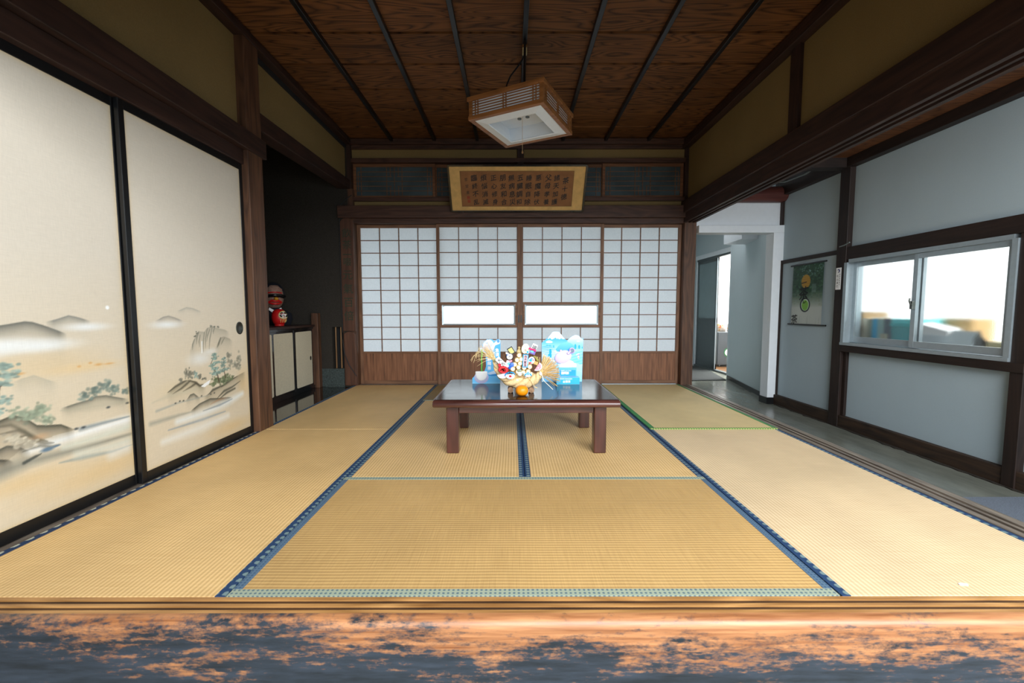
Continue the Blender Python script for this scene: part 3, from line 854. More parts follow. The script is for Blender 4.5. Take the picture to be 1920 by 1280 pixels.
# ---- corridor window
w1 = thing('window_1', 'aluminium sliding window with frosted panes in the corridor wall', 'window', (2.914, 1.924, 0.534), kind='structure')
MB().box(2.849, 2.996, 1.280, 2.555, 0.534, 0.557).box(2.866, 2.995, 1.311, 2.522, 1.250, 1.280).box(2.855, 2.996, 2.523, 2.555, 0.557, 1.253).box(2.855, 2.996, 1.280, 1.310, 0.557, 1.253).build('window_frame', M_alu, w1)
def sash(x, ya, yb, mid):
    s = MB().box(x, x + 0.026, ya, ya + 0.034, 0.560, 1.249).box(x, x + 0.026, yb - 0.034, yb, 0.560, 1.249).box(
        x + 0.001, x + 0.025, ya + 0.033, yb - 0.033, 0.561, 0.610).box(x + 0.001, x + 0.025, ya + 0.033, yb - 0.033, 1.213, 1.248).build('sash', M_alu, w1)
    box(x + 0.008, x + 0.013, ya + 0.025, yb - 0.025, 0.604, 1.218).build('pane', M_frost, s)
    return s
sash(2.916, 1.894, 2.523, 1)
s2 = sash(2.881, 1.310, 1.935, 0)
MB().box(2.857, 2.883, 1.902, 1.924, 0.846, 0.905).tube([(2.857, 1.913, 0.876), (2.845, 1.913, 0.905), (2.848, 1.913, 0.925)], 0.006).build('crescent_lock', M_brass, s2, bevel=0.002)

# ---- outer shell of the entrance hall (behind the viewpoint; only keeps stray light out)
mb = MB()
mb.box(-3.3, -3.2, -3.2, 0.0, -0.6, 2.8)
struct('wall_entrance_left', mb, M_plas, 'left wall of the entrance hall', 'wall')
struct('wall_entrance_right', box(3.5, 3.6, -3.2, -1.6, -0.6, 2.9), M_wallc, 'right wall of the entrance hall', 'wall')
struct('wall_entrance_front', MB().box(-3.3, 3.6, -3.3, -3.2, 2.1, 2.9).box(-3.3, -1.6, -3.3, -3.2, -0.6, 2.1), M_plas, 'wall around the entrance doors', 'wall')
struct('ceiling_entrance', box(-3.3, 3.6, -3.3, -0.1, 2.82, 2.9), M_dark, 'ceiling of the entrance hall', 'ceiling')
struct('wall_left_outer', box(-2.05, -1.99, -0.1, 1.78, -0.1, 2.75), M_dark, 'closet wall behind the painted screens', 'wall')
struct('wall_entrance_return', MB().box(-3.3, -1.99, -0.1, -0.02, -0.6, 2.8), M_plas, 'return wall beside the painted screens', 'wall')

#THINGS
# ================================================================== TATAMI MATS
def tatami_mat(label, x0, x1, y0, y1, m, side, mh, bw=0.029, ends=False, zt=0.0):
    t = thing('tatami_mat', label, 'tatami mat', ((x0 + x1) / 2, (y0 + y1) / 2, -0.055), 0, 'tatami mats of the room')
    g = 0.0012
    box(x0 + g, x1 - g, y0 + g, y1 - g, -0.055, zt).build('woven_surface', m, t, bevel=0.003)
    zz = zt + 0.0012
    def strip(a, b, c, d, mm):
        props(MB().box(a, b, c, d, zt - 0.02, zz).build('cloth_border', mm[0], t, bevel=0.0008), mm[1])
    if side == 'Y':
        strip(x0 + 0.0005, x0 + bw, y0 + g, y1 - g, mh[0]); strip(x1 - bw, x1 - 0.0005, y0 + g, y1 - g, mh[1])
    else:
        strip(x0 + g, x1 - g, y0 + 0.0005, y0 + bw, mh[0]); strip(x0 + g, x1 - g, y1 - bw, y1 - 0.0005, mh[1])
        if ends:
            strip(x0 + 0.0005, x0 + bw * 0.85, y0 + bw, y1 - bw, mh[2]); strip(x1 - bw * 0.85, x1 - 0.0005, y0 + bw, y1 - bw, mh[2])
    return t
HN = (M_heri, 'navy brocade border'); HF = (M_heriL, 'navy border with pale flowers'); HP = (M_heriP, 'pale patterned border'); HG = (M_heriG, 'grey blue border')
tatami_mat('long golden straw mat beside the painted screens, nearest the front sill', -1.845, -0.908, 0.0, 1.765, M_tatY, 'Y', (HF, HN))
tatami_mat('straw mat in front of the dark alcove, up to the paper screens', -1.845, -0.908, 1.767, 3.553, M_tatY, 'Y', (HN, HN))
tatami_mat('browner straw mat with pale border lying crosswise in front, along the sill', -0.904, 0.906, 0.002, 0.895, M_tatX, 'X', (HP, HP, HG), 0.032, True)
tatami_mat('straw mat under the left half of the low table', -0.904, 0.003, 0.898, 2.722, M_tatY, 'Y', (HN, HN))
tatami_mat('straw mat under the right half of the low table', 0.005, 0.906, 0.898, 2.722, M_tatY, 'Y', (HN, HN))
tatami_mat('dull brown straw mat crosswise behind the low table at the paper screens', -0.904, 0.906, 2.725, 3.553, M_tatD, 'X', (HP, HP), 0.02)
tatami_mat('straw mat, tinted paler for the daylight, beside the corridor sill, nearest the front', 0.910, 1.822, 0.0, 1.765, M_tatY2, 'Y', (HN, HN), 0.027)
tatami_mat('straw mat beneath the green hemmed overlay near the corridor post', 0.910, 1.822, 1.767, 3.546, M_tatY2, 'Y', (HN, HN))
g = thing('straw_overlay_mat', 'thin pale straw overlay with green hem in the far corner by the corridor', 'straw overlay', (1.36, 2.64, 0.0012))
box(0.935, 1.812, 1.765, 3.535, 0.0014, 0.006).build('woven_sheet', M_goza, g)
props(box(0.915, 0.952, 1.76, 3.535, 0.0014, 0.0075).build('cloth_hem', M_hem, g), 'green cloth hem')
props(box(1.795, 1.818, 1.76, 3.535, 0.0014, 0.0075).build('cloth_hem', M_hem, g), 'green cloth hem')
props(box(0.915, 1.818, 1.742, 1.765, 0.0014, 0.0075).build('stitched_edge', M_hemd, g), 'yellow green stitched front edge')
ps = MB(); ps.prism([(1.306, 0.049), (1.330, 0.046), (1.334, 0.054), (1.318, 0.058), (1.308, 0.056)], 'z', 0.0004, 0.002)
props(ps.build('paper_scrap', M_wht), 'small white paper scrap on the pale mat near the front sill', 'paper scrap')

# ================================================================== SHOJI PAPER SCREENS
def shoji(label, x0, x1, y, window):
    t = thing('shoji_screen', label, 'paper screen', ((x0 + x1) / 2, y, 0.0), 0, 'sliding paper screens of the back wall')
    z1 = 1.800
    sw = 0.034
    d = 0.030
    box(x0, x0 + sw, y, y + d, 0.0, z1).build('stile', M_shojiZ, t, bevel=0.002)
    box(x1 - sw, x1, y, y + d, 0.0, z1).build('stile', M_shojiZ, t, bevel=0.002)
    box(x0 + sw, x1 - sw, y, y + d, 1.768, z1).build('top_rail', M_shojiX, t, bevel=0.002)
    box(x0 + sw, x1 - sw, y, y + d, 0.0, 0.040).build('bottom_rail', M_shojiX, t, bevel=0.002)
    box(x0 + sw, x1 - sw, y, y + d, 0.352, 0.374).build('middle_rail', M_shojiX, t, bevel=0.002)
    box(x0 + sw, x1 - sw, y + 0.008, y + 0.016, 0.038, 0.354).build('wood_panel', M_koshi, t)
    a, b = x0 + sw, x1 - sw
    zt, zb = 1.768, 0.374
    ch = (zt - zb) / 10
    mb = MB()
    pap = MB()
    yl = y + 0.004
    ws, we = zt - 6 * ch, zt - 8 * ch
    for i in range(1, 4):
        x = a + (b - a) * i / 4
        if window:
            mb.box(x - 0.0042, x + 0.0042, yl, yl + 0.016, ws, zt); mb.box(x - 0.0042, x + 0.0042, yl, yl + 0.016, zb, we)
        else:
            mb.box(x - 0.0042, x + 0.0042, yl, yl + 0.016, zb, zt)
    for j in range(1, 10):
        if window and j in (6, 7, 8):
            continue
        z = zt - ch * j
        mb.box(a, b, yl + 0.001, yl + 0.0155, z - 0.0042, z + 0.0042)
    mb.build('lattice', M_shojiX, t)
    if window:
        pap.box(a - 0.004, b + 0.004, y + 0.021, y + 0.0216, ws - 0.005, zt + 0.004)
        pap.box(a - 0.004, b + 0.004, y + 0.021, y + 0.0216, zb - 0.004, we + 0.005)
    else:
        pap.box(a - 0.004, b + 0.004, y + 0.021, y + 0.0216, zb - 0.004, zt + 0.004)
    pap.build('paper', M_paper, t)
    if window:
        # sliding pane frame with a rounded pale bezel and clear glass
        f = 0.026
        fr = MB().box(a, b, y - 0.002, y + 0.026, ws - f, ws + 0.004).box(a, b, y - 0.002, y + 0.026, we - 0.004, we + f).box(
            a, a + f * 0.8, y - 0.002, y + 0.026, we + f, ws - f).box(b - f * 0.8, b, y - 0.002, y + 0.026, we + f, ws - f)
        pf = fr.build('pane_frame', M_shojiX, t, bevel=0.002)
        gx0, gx1, gz0, gz1 = a + f * 0.8, b - f * 0.8, we + f, ws - f
        def rr(x0, x1, z0, z1, r, n=6):
            P = []
            for cx, cz, s in ((x1 - r, z1 - r, 0), (x0 + r, z1 - r, 1), (x0 + r, z0 + r, 2), (x1 - r, z0 + r, 3)):
                for k in range(n + 1):
                    an = (s + k / n) * PI / 2
                    P.append((cx + r * math.cos(an), cz + r * math.sin(an)))
            return P
        o = rr(gx0 - 0.001, gx1 + 0.001, gz0 - 0.001, gz1 + 0.001, 0.012)
        q = rr(gx0 + 0.016, gx1 - 0.016, gz0 + 0.014, gz1 - 0.014, 0.012)
        bz = MB()
        n = len(o)
        vs = [(p[0], y - 0.001, p[1]) for p in o] + [(p[0], y + 0.004, p[1]) for p in q] + [(p[0], y + 0.02, p[1]) for p in o] + [(p[0], y + 0.02, p[1]) for p in q]
        fs = []
        for i in range(n):
            j = (i + 1) % n
            fs += [(i, j, n + j, n + i), (2 * n + i, 3 * n + i, 3 * n + j, 2 * n + j), (n + i, n + j, 3 * n + j, 3 * n + i), (i, 2 * n + i, 2 * n + j, j)]
        bz.add(vs, fs)
        props(bz.build('bezel', M_alu, pf), 'pale grey rounded bezel')
        box(gx0 + 0.006, gx1 - 0.006, y + 0.010, y + 0.013, gz0 + 0.006, gz1 - 0.006).build('glass', M_clear, pf)
        hx = x1 - 0.022 if window == 'r' else x0 + 0.006
        props(box(hx, hx + 0.016, y - 0.002, y + 0.004, 0.705, 0.790).build('finger_pull', M_blkfr, t, bevel=0.001), 'dark slotted finger pull')
    return t
shoji('plain paper screen at the alcove end of the back wall', -1.800, -0.868, 3.625, None)
shoji('paper screen with glass pane, behind the blue teapot standee', -0.905, 0.0305, 3.585, 'r')
shoji('paper screen with glass pane, behind the blue mountain standee', 0.030, 0.968, 3.585, 'l')
shoji('plain paper screen at the corridor end of the back wall', 0.930, 1.846, 3.625, None)

# ================================================================== TRANSOM SCREENS
def transom(label, x0, x1, y):
    t = thing('transom_screen', label, 'transom screen', ((x0 + x1) / 2, y, 2.085), 0, 'lattice transom screens above the paper screens')
    z0, z1 = 2.086, 2.454
    f = 0.032
    MB().box(x0, x0 + f, y, y + 0.022, z0, z1).box(x1 - f, x1, y, y + 0.022, z0, z1).box(x0, x1, y + 0.0005, y + 0.022, z1 - f, z1).box(
        x0, x1, y + 0.0005, y + 0.022, z0, z0 + f * 0.8).build('frame', M_warmX, t, bevel=0.002)
    box(x0 + f - 0.004, x1 - f + 0.004, y + 0.014, y + 0.017, z0 + 0.02, z1 - f + 0.004).build('glass', M_tglass, t)
    a, b, c, d = x0 + f, x1 - f, z0 + f * 0.8, z1 - f
    m = (a + b) / 2
    mb = MB()
    r = 0.003
    def H(z, xa, xb):
        mb.box(xa, xb, y + 0.004, y + 0.010, z - r, z + r)
    def V(x, za, zb):
        mb.box(x - r, x + r, y + 0.003, y + 0.009, za, zb)
    hs = [c + (d - c) * k / 6 for k in range(1, 6)]
    H(hs[0], a, b); H(hs[4], a + 0.02, b - 0.02); H(hs[2], a, b)
    H(hs[1], a, m - 0.03); H(hs[1], m + 0.03, b); H(hs[3], a, m - 0.03); H(hs[3], m + 0.03, b)
    for x in (m - 0.085, m, m + 0.085, a + 0.055, b - 0.055):
        V(x, c, d)
    for x in (m - 0.045, m + 0.045):
        V(x, c, hs[1]); V(x, hs[3], d)
    for x in (a + 0.022, b - 0.022):
        V(x, hs[0], hs[4])
    mb.build('lattice', M_shojiX, t)
transom('dark transom screen nearest the alcove, left of the calligraphy frame', -1.812, -0.905, 3.59)
transom('transom screen mostly hidden behind the left part of the calligraphy frame', -0.925, 0.0, 3.615)
transom('transom screen mostly hidden behind the right part of the calligraphy frame', 0.072, 0.965, 3.615)
transom('dark transom screen nearest the corridor, right of the calligraphy frame', 0.940, 1.834, 3.59)
# ================================================================== PAINTED SLIDING SCREENS
rp = random.Random(3)
INK = (66, 70, 66); TEAL = (148, 168, 158); MIST = (226, 228, 226); GOLD = (214, 180, 124); GREY = (130, 130, 118)
def fusuma(label, y0, y1, xf, painter, pull):
    t = thing('painted_sliding_screen', label, 'sliding screen', (xf, (y0 + y1) / 2, 0.0), 0, 'painted sliding screens of the left wall')
    z1 = 1.815
    sw = 0.030
    for a, b in ((y0, y0 + sw), (y1 - sw, y1)):
        box(xf - 0.022, xf, a, b, 0.0, z1).build('stile', M_blkfr, t, bevel=0.003)
    box(xf - 0.022, xf - 0.0005, y0 + sw, y1 - sw, 0.0, 0.050).build('bottom_rail', M_blkfr, t, bevel=0.002)
    box(xf - 0.022, xf - 0.0005, y0 + sw, y1 - sw, z1 - 0.045, z1).build('top_rail', M_blkfr, t, bevel=0.002)
    box(xf - 0.018, xf - 0.0055, y0 + sw - 0.002, y1 - sw + 0.002, 0.048, z1 - 0.043).build('backing', M_fuspap, t)
    p = Paint(y0 + sw, y1 - sw, 0.050, z1 - 0.045, 0.0034, (208, 197, 180))
    p.grad(0.45, (213, 197, 166), 1.1, (207, 200, 187), 0.55)
    painter(p)
    # aged tint towards the frame
    e = np.minimum.reduce([p.X - y0 - sw, y1 - sw - p.X, p.Z - 0.05, z1 - 0.045 - p.Z])
    p.blend(np.exp(-np.clip(e, 0, 1) / 0.008) * 0.5, (200, 168, 112))
    p.build('painted_paper', M_fus, lambda x, z: (np.full_like(x, xf - 0.004), x, z), t)
    if pull:
        o = MB().lathe([(0.036, -0.002), (0.036, 0.003), (0.031, 0.0045), (0.028, 0.002), (0.001, 0.001)], (xf - 0.0035, pull[0], pull[1]), 24,
                       Matrix.Rotation(PI / 2, 3, 'Y'), 0, 1.15, 0.95).build('finger_pull', M_brass, t, smooth=40)
        props(o, 'round bronze finger pull')
    return t
def paint_near(p):  # painted points of both screens unprojected from image pixel positions
    p.blob((0.66, 0.13), (0.5, 0.10), GOLD, 0.55); p.blob((0.36, 0.20), (0.3, 0.06), GOLD, 0.5); p.blob((0.45, 0.63), (0.4, 0.10), GOLD, 0.30)
    p.blob((0.62, 0.60), (0.25, 0.035), (226, 190, 130), 0.35)
    p.hill([(0.20, 0.77), (0.316, 0.785), (0.348, 0.79), (0.401, 0.799), (0.426, 0.796), (0.461, 0.783), (0.498, 0.767), (0.547, 0.744)], (92, 94, 88), 0.030, 0.85)
    p.hill([(0.47, 0.795), (0.506, 0.803), (0.559, 0.82), (0.588, 0.814), (0.65, 0.794)], (120, 122, 116), 0.022, 0.8)
    p.hill([(0.34, 0.575), (0.371, 0.585), (0.416, 0.594), (0.472, 0.563), (0.50, 0.55)], (170, 166, 150), 0.035, 0.6)
    for c, r in (((0.30, 0.715), (0.30, 0.045)), ((0.45, 0.705), (0.22, 0.040)), ((0.63, 0.772), (0.16, 0.028)), ((0.22, 0.70), (0.2, 0.05))):
        p.blob(c, r, MIST, 0.95)
    p.blob((0.729, 0.855), (0.011, 0.011), (238, 240, 240), 1.0, 2.5)
    for c, r in (((0.586, 0.606), (0.014, 0.008)), ((0.634, 0.615), (0.014, 0.008)), ((0.67, 0.604), (0.03, 0.009)), ((0.719, 0.602), (0.04, 0.007)), ((0.37, 0.607), (0.03, 0.008))):
        p.blob(c, r, (206, 152, 88), 0.7)
    # bands of water and bank
    p.stroke([(0.25, 0.262), (0.373, 0.271), (0.573, 0.259), (0.816, 0.251)], [0.05, 0.035, 0.02, 0.012], (126, 128, 118), 0.7, 0.95)
    p.stroke([(0.38, 0.315), (0.578, 0.322), (0.81, 0.324)], [0.03, 0.035, 0.04], (232, 234, 232), 0.95, 0.95)
    p.stroke([(0.50, 0.285), (0.65, 0.285), (0.81, 0.29)], [0.02, 0.03, 0.03], (204, 214, 204), 0.6, 0.95)
    p.stroke([(0.573, 0.341), (0.672, 0.341), (0.80, 0.338)], [0.016, 0.012, 0.006], (120, 134, 140), 0.75, 0.9)
    p.stroke([(0.48, 0.228), (0.571, 0.218), (0.705, 0.199), (0.81, 0.199)], [0.004, 0.016, 0.010, 0.004], (142, 152, 148), 0.75, 0.95)
    p.stroke([(0.55, 0.24), (0.68, 0.225), (0.80, 0.225)], 0.03, (206, 216, 208), 0.5, 0.95)
    p.stroke([(0.70, 0.185), (0.78, 0.19)], 0.04, (224, 226, 222), 0.6, 0.95)
    # islet with trees
    p.hill([(0.50, 0.444), (0.562, 0.452), (0.613, 0.456), (0.647, 0.465), (0.694, 0.460), (0.737, 0.443), (0.80, 0.420)], (96, 98, 88), 0.018, 0.85)
    p.stroke([(0.50, 0.437), (0.62, 0.425), (0.80, 0.412)], [0.004, 0.03, 0.02], (176, 170, 150), 0.5, 0.95)
    for c, r in (((0.601, 0.478), (0.03, 0.02)), ((0.648, 0.492), (0.032, 0.026)), ((0.697, 0.502), (0.034, 0.03)), ((0.735, 0.482), (0.03, 0.022)), ((0.79, 0.462), (0.028, 0.014))):
        p.tree(c, r, (120, 136, 128), 26, 0.6, rp)
    for c in ((0.70, 0.405), (0.795, 0.404), (0.555, 0.347), (0.585, 0.345)):
        p.blob(c, (0.014, 0.007), (70, 76, 78), 0.9, 1.5)
    # rocky shore
    rock = [(0.10, 0.43), (0.292, 0.447), (0.338, 0.458), (0.375, 0.440), (0.413, 0.400), (0.449, 0.390), (0.498, 0.380), (0.549, 0.345), (0.485, 0.345), (0.403, 0.335), (0.353, 0.325), (0.28, 0.28), (0.10, 0.25)]
    p.poly(rock, (186, 172, 148), 0.85)
    p.hill(rock[:8], (74, 74, 64), 0.022, 0.95)
    for k in range(5):
        d = 0.022 * k
        p.stroke([(0.27 + d, 0.43 - 1.3 * d), (0.33 + d, 0.425 - 1.2 * d), (0.37 + d, 0.39 - d), (0.40 + d, 0.355 - 0.6 * d)], [0.003, 0.012, 0.012, 0.004], (96, 92, 78), 0.65, 0.9)
    p.blob((0.42, 0.355), (0.05, 0.02), (206, 160, 118), 0.5)
    for c, r in (((0.40, 0.445), (0.045, 0.025)), ((0.43, 0.462), (0.03, 0.024)), ((0.45, 0.415), (0.025, 0.02)), ((0.365, 0.46), (0.035, 0.02))):
        p.tree(c, r, (150, 162, 140), 34, 0.6, rp)
    p.hill([(0.20, 0.32), (0.285, 0.345), (0.312, 0.352), (0.344, 0.342), (0.385, 0.305)], (78, 78, 70), 0.024, 0.9)
    p.hill([(0.20, 0.29), (0.28, 0.312), (0.312, 0.300), (0.33, 0.285)], (60, 60, 54), 0.02, 0.9)
    for c in ((0.355, 0.360), (0.332, 0.376), (0.373, 0.340), (0.385, 0.335)):
        p.tree(c, (0.03, 0.016), (190, 182, 162), 22, 0.8, rp)
    p.blob((0.442, 0.297), (0.034, 0.012), (96, 120, 140), 0.95, 1.6); p.blob((0.475, 0.300), (0.02, 0.006), (96, 120, 140), 0.9, 1.6)
    p.stroke([(0.36, 0.272), (0.40, 0.283), (0.42, 0.287)], [0.012, 0.010, 0.003], (70, 74, 70), 0.85)
    # pine at the edge
    p.stroke([(0.285, 0.43), (0.290, 0.479), (0.298, 0.532), (0.305, 0.569), (0.325, 0.585)], [0.012, 0.010, 0.009, 0.007, 0.004], (78, 66, 58), 0.9, 0.4)
    for c, r in (((0.330, 0.640), (0.036, 0.014)), ((0.338, 0.608), (0.040, 0.013)), ((0.312, 0.580), (0.045, 0.012)), ((0.308, 0.522), (0.030, 0.015)), ((0.292, 0.482), (0.024, 0.013)), ((0.27, 0.62), (0.05, 0.02)), ((0.25, 0.56), (0.05, 0.02)), ((0.24, 0.50), (0.05, 0.02))):
        p.tree(c, r, TEAL, 30, 0.8, rp)
def paint_far(p):
    p.blob((1.48, 0.10), (0.35, 0.07), GOLD, 0.55); p.blob((1.62, 0.36), (0.10, 0.16), (222, 190, 140), 0.6); p.blob((1.1, 0.42), (0.25, 0.08), (214, 196, 158), 0.5)
    p.hill([(0.95, 0.79), (0.97, 0.795), (1.0, 0.808), (1.034, 0.813), (1.068, 0.805), (1.106, 0.792), (1.13, 0.785)], (136, 134, 128), 0.014, 0.75)
    p.hill([(1.09, 0.838), (1.11, 0.843), (1.16, 0.859), (1.203, 0.854), (1.246, 0.841), (1.27, 0.836)], (158, 156, 146), 0.010, 0.7)
    p.blob((1.02, 0.768), (0.16, 0.032), MIST, 0.95); p.blob((1.24, 0.565), (0.15, 0.06), MIST, 0.75); p.blob((1.33, 0.60), (0.10, 0.03), MIST, 0.6)
    p.hill([(1.16, 0.61), (1.169, 0.62), (1.199, 0.673), (1.238, 0.721), (1.283, 0.715), (1.309, 0.738), (1.353, 0.744), (1.403, 0.731), (1.454, 0.722), (1.50, 0.705)], (150, 146, 132), 0.045, 0.6)
    for a, b in (((1.205, 0.68), (1.185, 0.62)), ((1.24, 0.72), (1.218, 0.65)), ((1.285, 0.715), (1.268, 0.60)), ((1.31, 0.735), (1.285, 0.62)), ((1.35, 0.74), (1.315, 0.61)), ((1.25, 0.70), (1.24, 0.63)), ((1.33, 0.73), (1.30, 0.66)), ((1.37, 0.735), (1.36, 0.70))):
        m = ((a[0] + b[0]) / 2 - 0.006, (a[1] + b[1]) / 2)
        p.stroke([a, m, b], [0.005, 0.008, 0.002], (104, 106, 96), 0.6, 0.9)
    p.stroke([(1.261, 0.662), (1.256, 0.598)], 0.007, (240, 242, 240), 1.0)
    for x in (1.21, 1.225, 1.34, 1.37, 1.40):
        p.tree((x, np.interp(x, [1.199, 1.238, 1.353, 1.42], [0.685, 0.73, 0.752, 0.735])), (0.012, 0.008), (120, 122, 110), 8, 0.7, rp)
    p.hill([(1.365, 0.61), (1.374, 0.619), (1.419, 0.673), (1.451, 0.678), (1.505, 0.66), (1.53, 0.64)], (142, 138, 122), 0.035, 0.6)
    p.stroke([(1.419, 0.673), (1.40, 0.64), (1.385, 0.615)], [0.008, 0.012, 0.002], (96, 98, 86), 0.75, 0.8)
    p.stroke([(1.455, 0.672), (1.43, 0.645), (1.42, 0.63)], [0.004, 0.008, 0.002], (116, 116, 102), 0.7, 0.8)
    # bank and rocks
    p.hill([(1.25, 0.335), (1.296, 0.35), (1.357, 0.371), (1.43, 0.385), (1.509, 0.404), (1.617, 0.426), (1.645, 0.43)], (136, 126, 104), 0.05, 0.7)
    for a in ([(1.29, 0.345), (1.33, 0.366), (1.38, 0.372), (1.43, 0.378)], [(1.40, 0.368), (1.45, 0.385), (1.50, 0.40), (1.56, 0.412)], [(1.36, 0.307), (1.427, 0.34), (1.505, 0.352), (1.589, 0.378)], [(1.38, 0.30), (1.45, 0.325), (1.53, 0.338)]):
        p.stroke(a, [0.003, 0.013, 0.010, 0.003], (74, 74, 64), 0.85, 0.9)
    for c, r in (((1.36, 0.425), (0.03, 0.02)), ((1.39, 0.412), (0.03, 0.02)), ((1.444, 0.420), (0.04, 0.02)), ((1.486, 0.412), (0.035, 0.018)), ((1.338, 0.398), (0.025, 0.014)), ((1.431, 0.398), (0.04, 0.014))):
        p.tree(c, r, (112, 122, 92), 26, 0.75, rp)
    p.hill([(0.99, 0.413), (1.002, 0.417), (1.073, 0.444), (1.115, 0.456), (1.157, 0.455), (1.191, 0.437), (1.225, 0.410), (1.275, 0.40)], (116, 112, 94), 0.03, 0.7)
    for a in ([(1.0, 0.414), (1.05, 0.436), (1.10, 0.450), (1.13, 0.455)], [(1.03, 0.40), (1.09, 0.418), (1.13, 0.437), (1.16, 0.45)], [(1.10, 0.40), (1.16, 0.415), (1.20, 0.43), (1.225, 0.412)], [(1.14, 0.452), (1.19, 0.437), (1.225, 0.410), (1.27, 0.412)]):
        p.stroke(a, [0.003, 0.010, 0.012, 0.003], (78, 74, 62), 0.8, 0.9)
    for c, r in (((1.134, 0.495), (0.022, 0.03)), ((1.162, 0.482), (0.022, 0.024)), ((1.228, 0.462), (0.02, 0.016)), ((1.09, 0.46), (0.016, 0.012)), ((1.26, 0.445), (0.02, 0.008))):
        p.tree(c, r, (128, 126, 112), 22, 0.7, rp)
    p.tree((1.198, 0.478), (0.018, 0.024), TEAL, 18, 0.8, rp)
    p.poly([(1.235, 0.405), (1.29, 0.425), (1.315, 0.43), (1.30, 0.408), (1.26, 0.393)], (240, 242, 242), 0.95)
    p.hill([(1.115, 0.344), (1.12, 0.346), (1.151, 0.371), (1.177, 0.373), (1.215, 0.342), (1.225, 0.34)], (86, 86, 76), 0.016, 0.95)
    p.hill([(1.145, 0.28), (1.154, 0.282), (1.217, 0.306), (1.303, 0.318), (1.372, 0.305), (1.501, 0.286)], (80, 80, 70), 0.016, 0.95)
    p.stroke([(1.30, 0.283), (1.38, 0.296), (1.45, 0.292)], [0.004, 0.014, 0.004], (168, 130, 100), 0.6, 0.9)
    p.stroke([(0.923, 0.333), (1.067, 0.345), (1.295, 0.340)], [0.012, 0.008, 0.004], (150, 156, 150), 0.65, 0.95)
    p.stroke([(0.885, 0.278), (1.062, 0.277), (1.162, 0.273)], [0.02, 0.016, 0.006], (150, 150, 138), 0.7, 0.95)
    p.stroke([(0.9, 0.38), (1.0, 0.395), (1.2, 0.395)], [0.006, 0.02, 0.02], (190, 182, 160), 0.6, 0.95)
    p.stroke([(0.988, 0.216), (1.229, 0.210), (1.429, 0.211)], [0.006, 0.014, 0.006], (130, 146, 158), 0.7, 0.95)
    p.stroke([(1.05, 0.245), (1.25, 0.245), (1.45, 0.262), (1.6, 0.29)], [0.03, 0.04, 0.04, 0.03], (224, 228, 226), 0.85, 0.95)
    p.stroke([(1.24, 0.258), (1.38, 0.262), (1.50, 0.275)], [0.004, 0.012, 0.004], (128, 138, 144), 0.75, 0.95)
    p.stroke([(0.95, 0.165), (1.226, 0.168), (1.45, 0.18)], [0.03, 0.05, 0.03], (228, 228, 222), 0.7, 0.95)
    for c in ((1.045, 0.347), (1.075, 0.352), (1.10, 0.349), (1.31, 0.343), (1.34, 0.345), (1.235, 0.348)):
        p.blob(c, (0.009, 0.006), (74, 76, 72), 0.9, 1.5)
    # pines
    p.stroke([(1.386, 0.402), (1.377, 0.446), (1.322, 0.521), (1.354, 0.571)], [0.010, 0.008, 0.005, 0.003], (80, 64, 54), 0.9, 0.4)
    p.stroke([(1.446, 0.42), (1.437, 0.46), (1.440, 0.54)], [0.008, 0.006, 0.003], (80, 64, 54), 0.9, 0.4)
    for c, r in (((1.356, 0.576), (0.022, 0.010)), ((1.359, 0.555), (0.026, 0.011)), ((1.37, 0.527), (0.030, 0.011)), ((1.334, 0.511), (0.026, 0.011)), ((1.360, 0.488), (0.034, 0.011)), ((1.340, 0.464), (0.032, 0.012)), ((1.388, 0.466), (0.028, 0.012))):
        p.tree(c, r, (138, 162, 152), 26, 0.85, rp)
    for c, r in (((1.439, 0.542), (0.018, 0.009)), ((1.440, 0.520), (0.024, 0.010)), ((1.423, 0.500), (0.026, 0.010)), ((1.455, 0.475), (0.028, 0.010)), ((1.424, 0.470), (0.026, 0.010))):
        p.tree(c, r, (138, 158, 148), 22, 0.85, rp)
    for c, r in (((1.485, 0.56), (0.03, 0.025)), ((1.50, 0.51), (0.03, 0.03)), ((1.545, 0.49), (0.035, 0.025)), ((1.59, 0.525), (0.03, 0.03)), ((1.58, 0.475), (0.035, 0.025))):
        p.tree(c, r, (150, 148, 132), 24, 0.6, rp)
fusuma('sliding screen nearer the viewer, painted with a pine and rocky shore', -0.09, 0.838, -1.884, paint_near, None)
fusuma('sliding screen beside the alcove post, painted with a waterfall cliff and pines', 0.815, 1.703, -1.858, paint_far, (1.603, 0.727))

# ================================================================== LOW TABLE
t = thing('low_table', 'low dark lacquered wooden table standing on the straw mats', 'table', (0.022, 1.56, 0.0012))
X0, X1, Y0, Y1 = -0.518, 0.562, 1.175, 1.945
prof = [(Y0 + 0.012, 0.286), (Y0 + 0.001, 0.296), (Y0, 0.310), (Y0 + 0.008, 0.322), (Y0 + 0.03, 0.3285), (Y0 + 0.05, 0.330)]
prof = prof + [(Y1 + Y0 - y, z) for y, z in reversed(prof)]
tt = MB().prism(prof, 'x', X0 + 0.004, X1 - 0.004).build('tabletop', [M_table], t, bevel=0.006, smooth=40)
box(X0 + 0.020, X1 - 0.020, Y0 + 0.030, Y1 - 0.030, 0.3295, 0.3305).build('top_panel', M_top, t)
for x in (X0 + 0.072, X1 - 0.142):
    for y in (Y0 + 0.068, Y1 - 0.165):
        box(x, x + 0.072, y, y + 0.072, 0.0012, 0.288).build('leg', M_tableZ, t, bevel=0.006)
box(X0 + 0.144, X1 - 0.142, Y0 + 0.085, Y0 + 0.110, 0.238, 0.288).build('apron', M_table, t, bevel=0.003)
box(X0 + 0.144, X1 - 0.142, Y1 - 0.135, Y1 - 0.110, 0.238, 0.288).build('apron', M_table, t, bevel=0.003)
